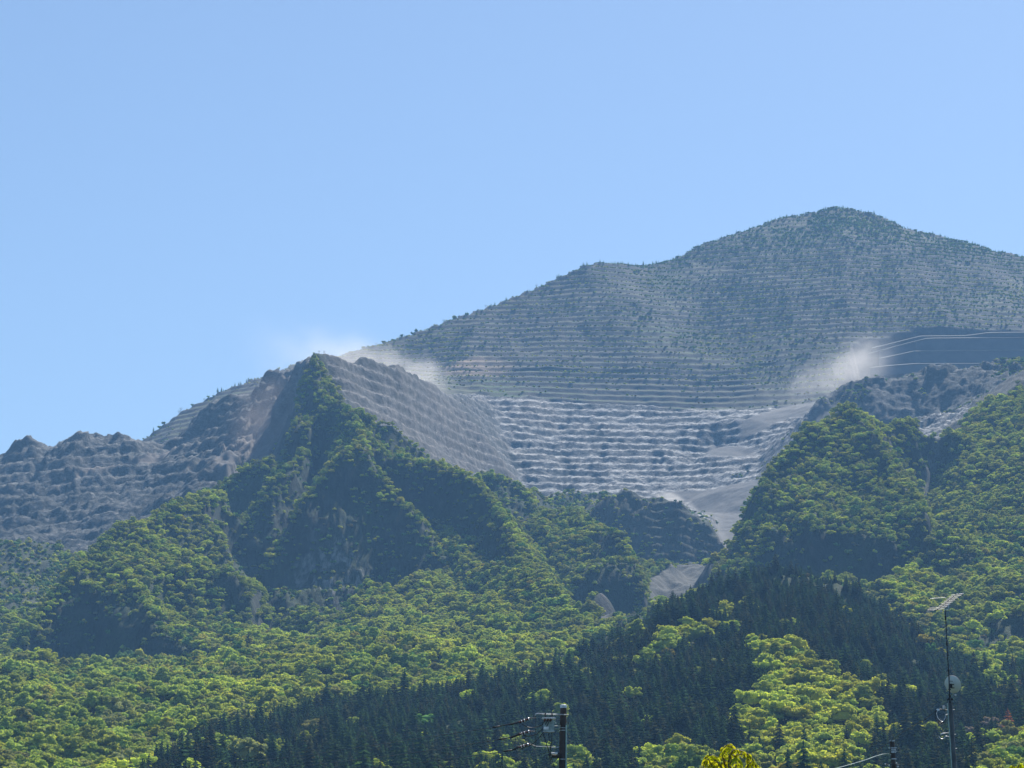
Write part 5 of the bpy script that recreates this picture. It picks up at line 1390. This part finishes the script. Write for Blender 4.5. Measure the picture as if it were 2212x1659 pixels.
def dish_bm(b, off=0.0):
    rings = []
    for i in range(9):
        r = i / 8 * 0.245; rings.append([b.verts.new(dc + (vx * math.cos(a) * 0.86 + vy * math.sin(a) * 1.0) * r + ax_f * (r * r * 1.1 + off)) for a in [q * 2 * math.pi / 40 for q in range(40)]] if i else [b.verts.new(dc + ax_f * off)])
    for q in range(40): b.faces.new((rings[0][0], rings[1][q], rings[1][(q + 1) % 40]))
    for a_, b_ in zip(rings[1:-1], rings[2:]):
        for q in range(40): b.faces.new((a_[q], b_[q], b_[(q + 1) % 40], a_[(q + 1) % 40]))


ref = part('reflector', lambda b: dish_bm(b), M_DISH, dish)
md = ref.modifiers.new('thickness', 'SOLIDIFY'); md.thickness = .006
part('rim', lambda b: tube_bm(b, [dc + (vx * math.cos(a) * 0.86 + vy * math.sin(a)) * .245 + ax_f * (.245 ** 2 * 1.1) for a in [q * 2 * math.pi / 40 for q in range(41)]], .005, 6, False), M_CERW, dish)
part('mount', lambda b: (box_bm(b, L(718, 395, -.03), (.07, .10, .11), .01), box_bm(b, L(745, 372, -.02), (.09, .03, .02), .004), box_bm(b, L(752, 425, -.02), (.08, .03, .02), .004), box_bm(b, L(725, 322, -.02), (.09, .02, .012), .003), box_bm(b, L(700, 448, -.1), (.06, .07, .04), .008)), M_RUB, dish)
lnb_p = dc + ax_f * .27 - vy * .10
part('feed_arm', lambda b: tube_bm(b, [dc - vy * .25 + ax_f * .06, dc - vy * .275 + ax_f * .10, lnb_p], .009, 6), M_DARK, dish)
part('feed_horn', lambda b: tube_bm(b, [lnb_p, lnb_p - ax_f * .06, lnb_p - ax_f * .09], [.022, .028, .018], 10), M_CERW, dish)
part('feed_bracket', lambda b: box_bm(b, L(790, 533, .1), (.055, .05, .032), .01), M_CERW, dish)
w = part('overhead_wire', lambda b: tube_bm(b, spline([L(505, 768, -.04), L(400, 850, .5), P(1992, 1557, 62), P(1974, 1566.6, 65), P(1950, 1582, 70), P(1910, 1611, 76), P(1885, 1625, 80), P(1835, 1650, 86), P(1780, 1680, 92)], 6), .011, 5), M_RUB)
w['label'] = 'thin black wire running down left from the aerial pole behind the short pole'; w['category'] = 'wire'

# --- bright young branch tips at the bottom edge
M_LEAFN = leaf_mat('leaf_near', (0.30, 0.36, 0.02), (0.48, 0.47, 0.03), 0.5)
M_TWIG = simple_mat('twig_bark', (0.12, 0.085, 0.05), 0.8)


def sprig_tree(base_u, YN, tips, label, seed, leaf=0.055):
    rg = random.Random(seed)
    base = Vector((P(base_u, 1700, YN)[0], YN, GZ))
    t = empty('leafy_tree', base, label, 'tree')
    fork = Vector(P(base_u, 1720, YN))
    part('trunk', lambda b: tube_bm(b, spline([base, base.lerp(fork, .5) + Vector((.06, 0, 0)), fork], 5), [.09 - .055 * k / 10 for k in range(11)], 10), M_TWIG, t)
    for pts in tips:
        dz = rg.uniform(-.35, .35)
        sp = spline([fork] + [P(1470.3 + x * .0992 if base_u < 2000 else x, 1576.7 + y * .0992 if base_u < 2000 else y, YN + dz) for x, y in pts], 8)
        n = len(sp)
        br = part('branch', lambda b: tube_bm(b, sp, [.016 * (1 - k / n) + .0025 for k in range(n)], 5), M_TWIG, t)

        def leaves(b):
            L_ = sum((sp[k + 1] - sp[k]).length for k in range(n - 1)); cnt = int(L_ / 0.011)
            for k in range(cnt):
                f = k / cnt * (n - 1); i = int(f); p = sp[i].lerp(sp[min(i + 1, n - 1)], f - i)
                d = (sp[min(i + 1, n - 1)] - sp[i]).normalized() if i + 1 < n else Vector((1, 0, 0))
                side = Vector((rg.uniform(-1, 1), rg.uniform(-1, 1), rg.uniform(-.2, .3))).normalized()
                dr = (side * .75 + d * .35 + Vector((0, 0, -.75))).normalized(); ln = leaf * rg.uniform(.7, 1.25)
                wv = dr.cross(Vector((rg.uniform(-1, 1), rg.uniform(-1, 1), rg.uniform(-1, 1)))).normalized() * ln * .24
                nn = dr.cross(wv).normalized() * ln * .06
                p = p + side * .012
                v = [b.verts.new(q) for q in (p, p + dr * ln * .35 + wv - nn, p + dr * ln * .7 + wv * .75 - nn, p + dr * ln - Vector((0, 0, ln * .1)), p + dr * ln * .7 - wv * .75 - nn, p + dr * ln * .35 - wv - nn, p + dr * ln * .5)]
                b.faces.new((v[0], v[1], v[6])); b.faces.new((v[1], v[2], v[6])); b.faces.new((v[2], v[3], v[6])); b.faces.new((v[3], v[4], v[6])); b.faces.new((v[4], v[5], v[6])); b.faces.new((v[5], v[0], v[6]))
        lo_ = part('foliage', leaves, M_LEAFN, br, False); lo_['kind'] = 'stuff'
    return t


sprig_tree(1580, 30.0, [
    [(1000, 900), (930, 650), (900, 480), (1030, 310), (1130, 360)], [(1080, 900), (960, 700), (960, 500), (1060, 400), (1180, 560), (1230, 640)],
    [(1050, 700), (1100, 500), (1200, 435), (1380, 480), (1500, 560), (1600, 700), (1700, 900)], [(1060, 650), (1180, 560), (1400, 520), (1480, 640), (1500, 800), (1520, 950)],
    [(800, 900), (720, 700), (640, 560), (560, 600), (500, 760)], [(820, 900), (740, 650), (660, 560), (760, 570), (820, 660)], [(800, 950), (700, 800), (600, 650), (520, 700), (470, 900)],
    [(1100, 950), (1050, 800), (1150, 640), (1260, 660), (1320, 820), (1360, 950)], [(1150, 1000), (1180, 850), (1250, 720), (1300, 800)], [(1000, 1000), (880, 800), (800, 700), (700, 690), (640, 800)],
    [(900, 1000), (850, 850), (900, 720), (980, 800)], [(1400, 1000), (1450, 800), (1560, 700), (1640, 820), (1660, 1000)], [(1090, 620), (1130, 470), (1080, 380), (990, 400), (930, 560)]],
    'bright yellow-green leafy tree top with drooping shoots at the bottom edge', 5)
sprig_tree(2200, 34.0, [[(2198, 1680), (2195, 1662), (2188, 1654), (2180, 1662)], [(2202, 1680), (2204, 1660), (2210, 1652), (2222, 1660)], [(2200, 1680), (2199, 1658), (2203, 1651), (2209, 1658)], [(2196, 1685), (2190, 1668), (2185, 1662), (2176, 1675)]],
    'yellow leafy tree top peeping in at the bottom right corner', 9)
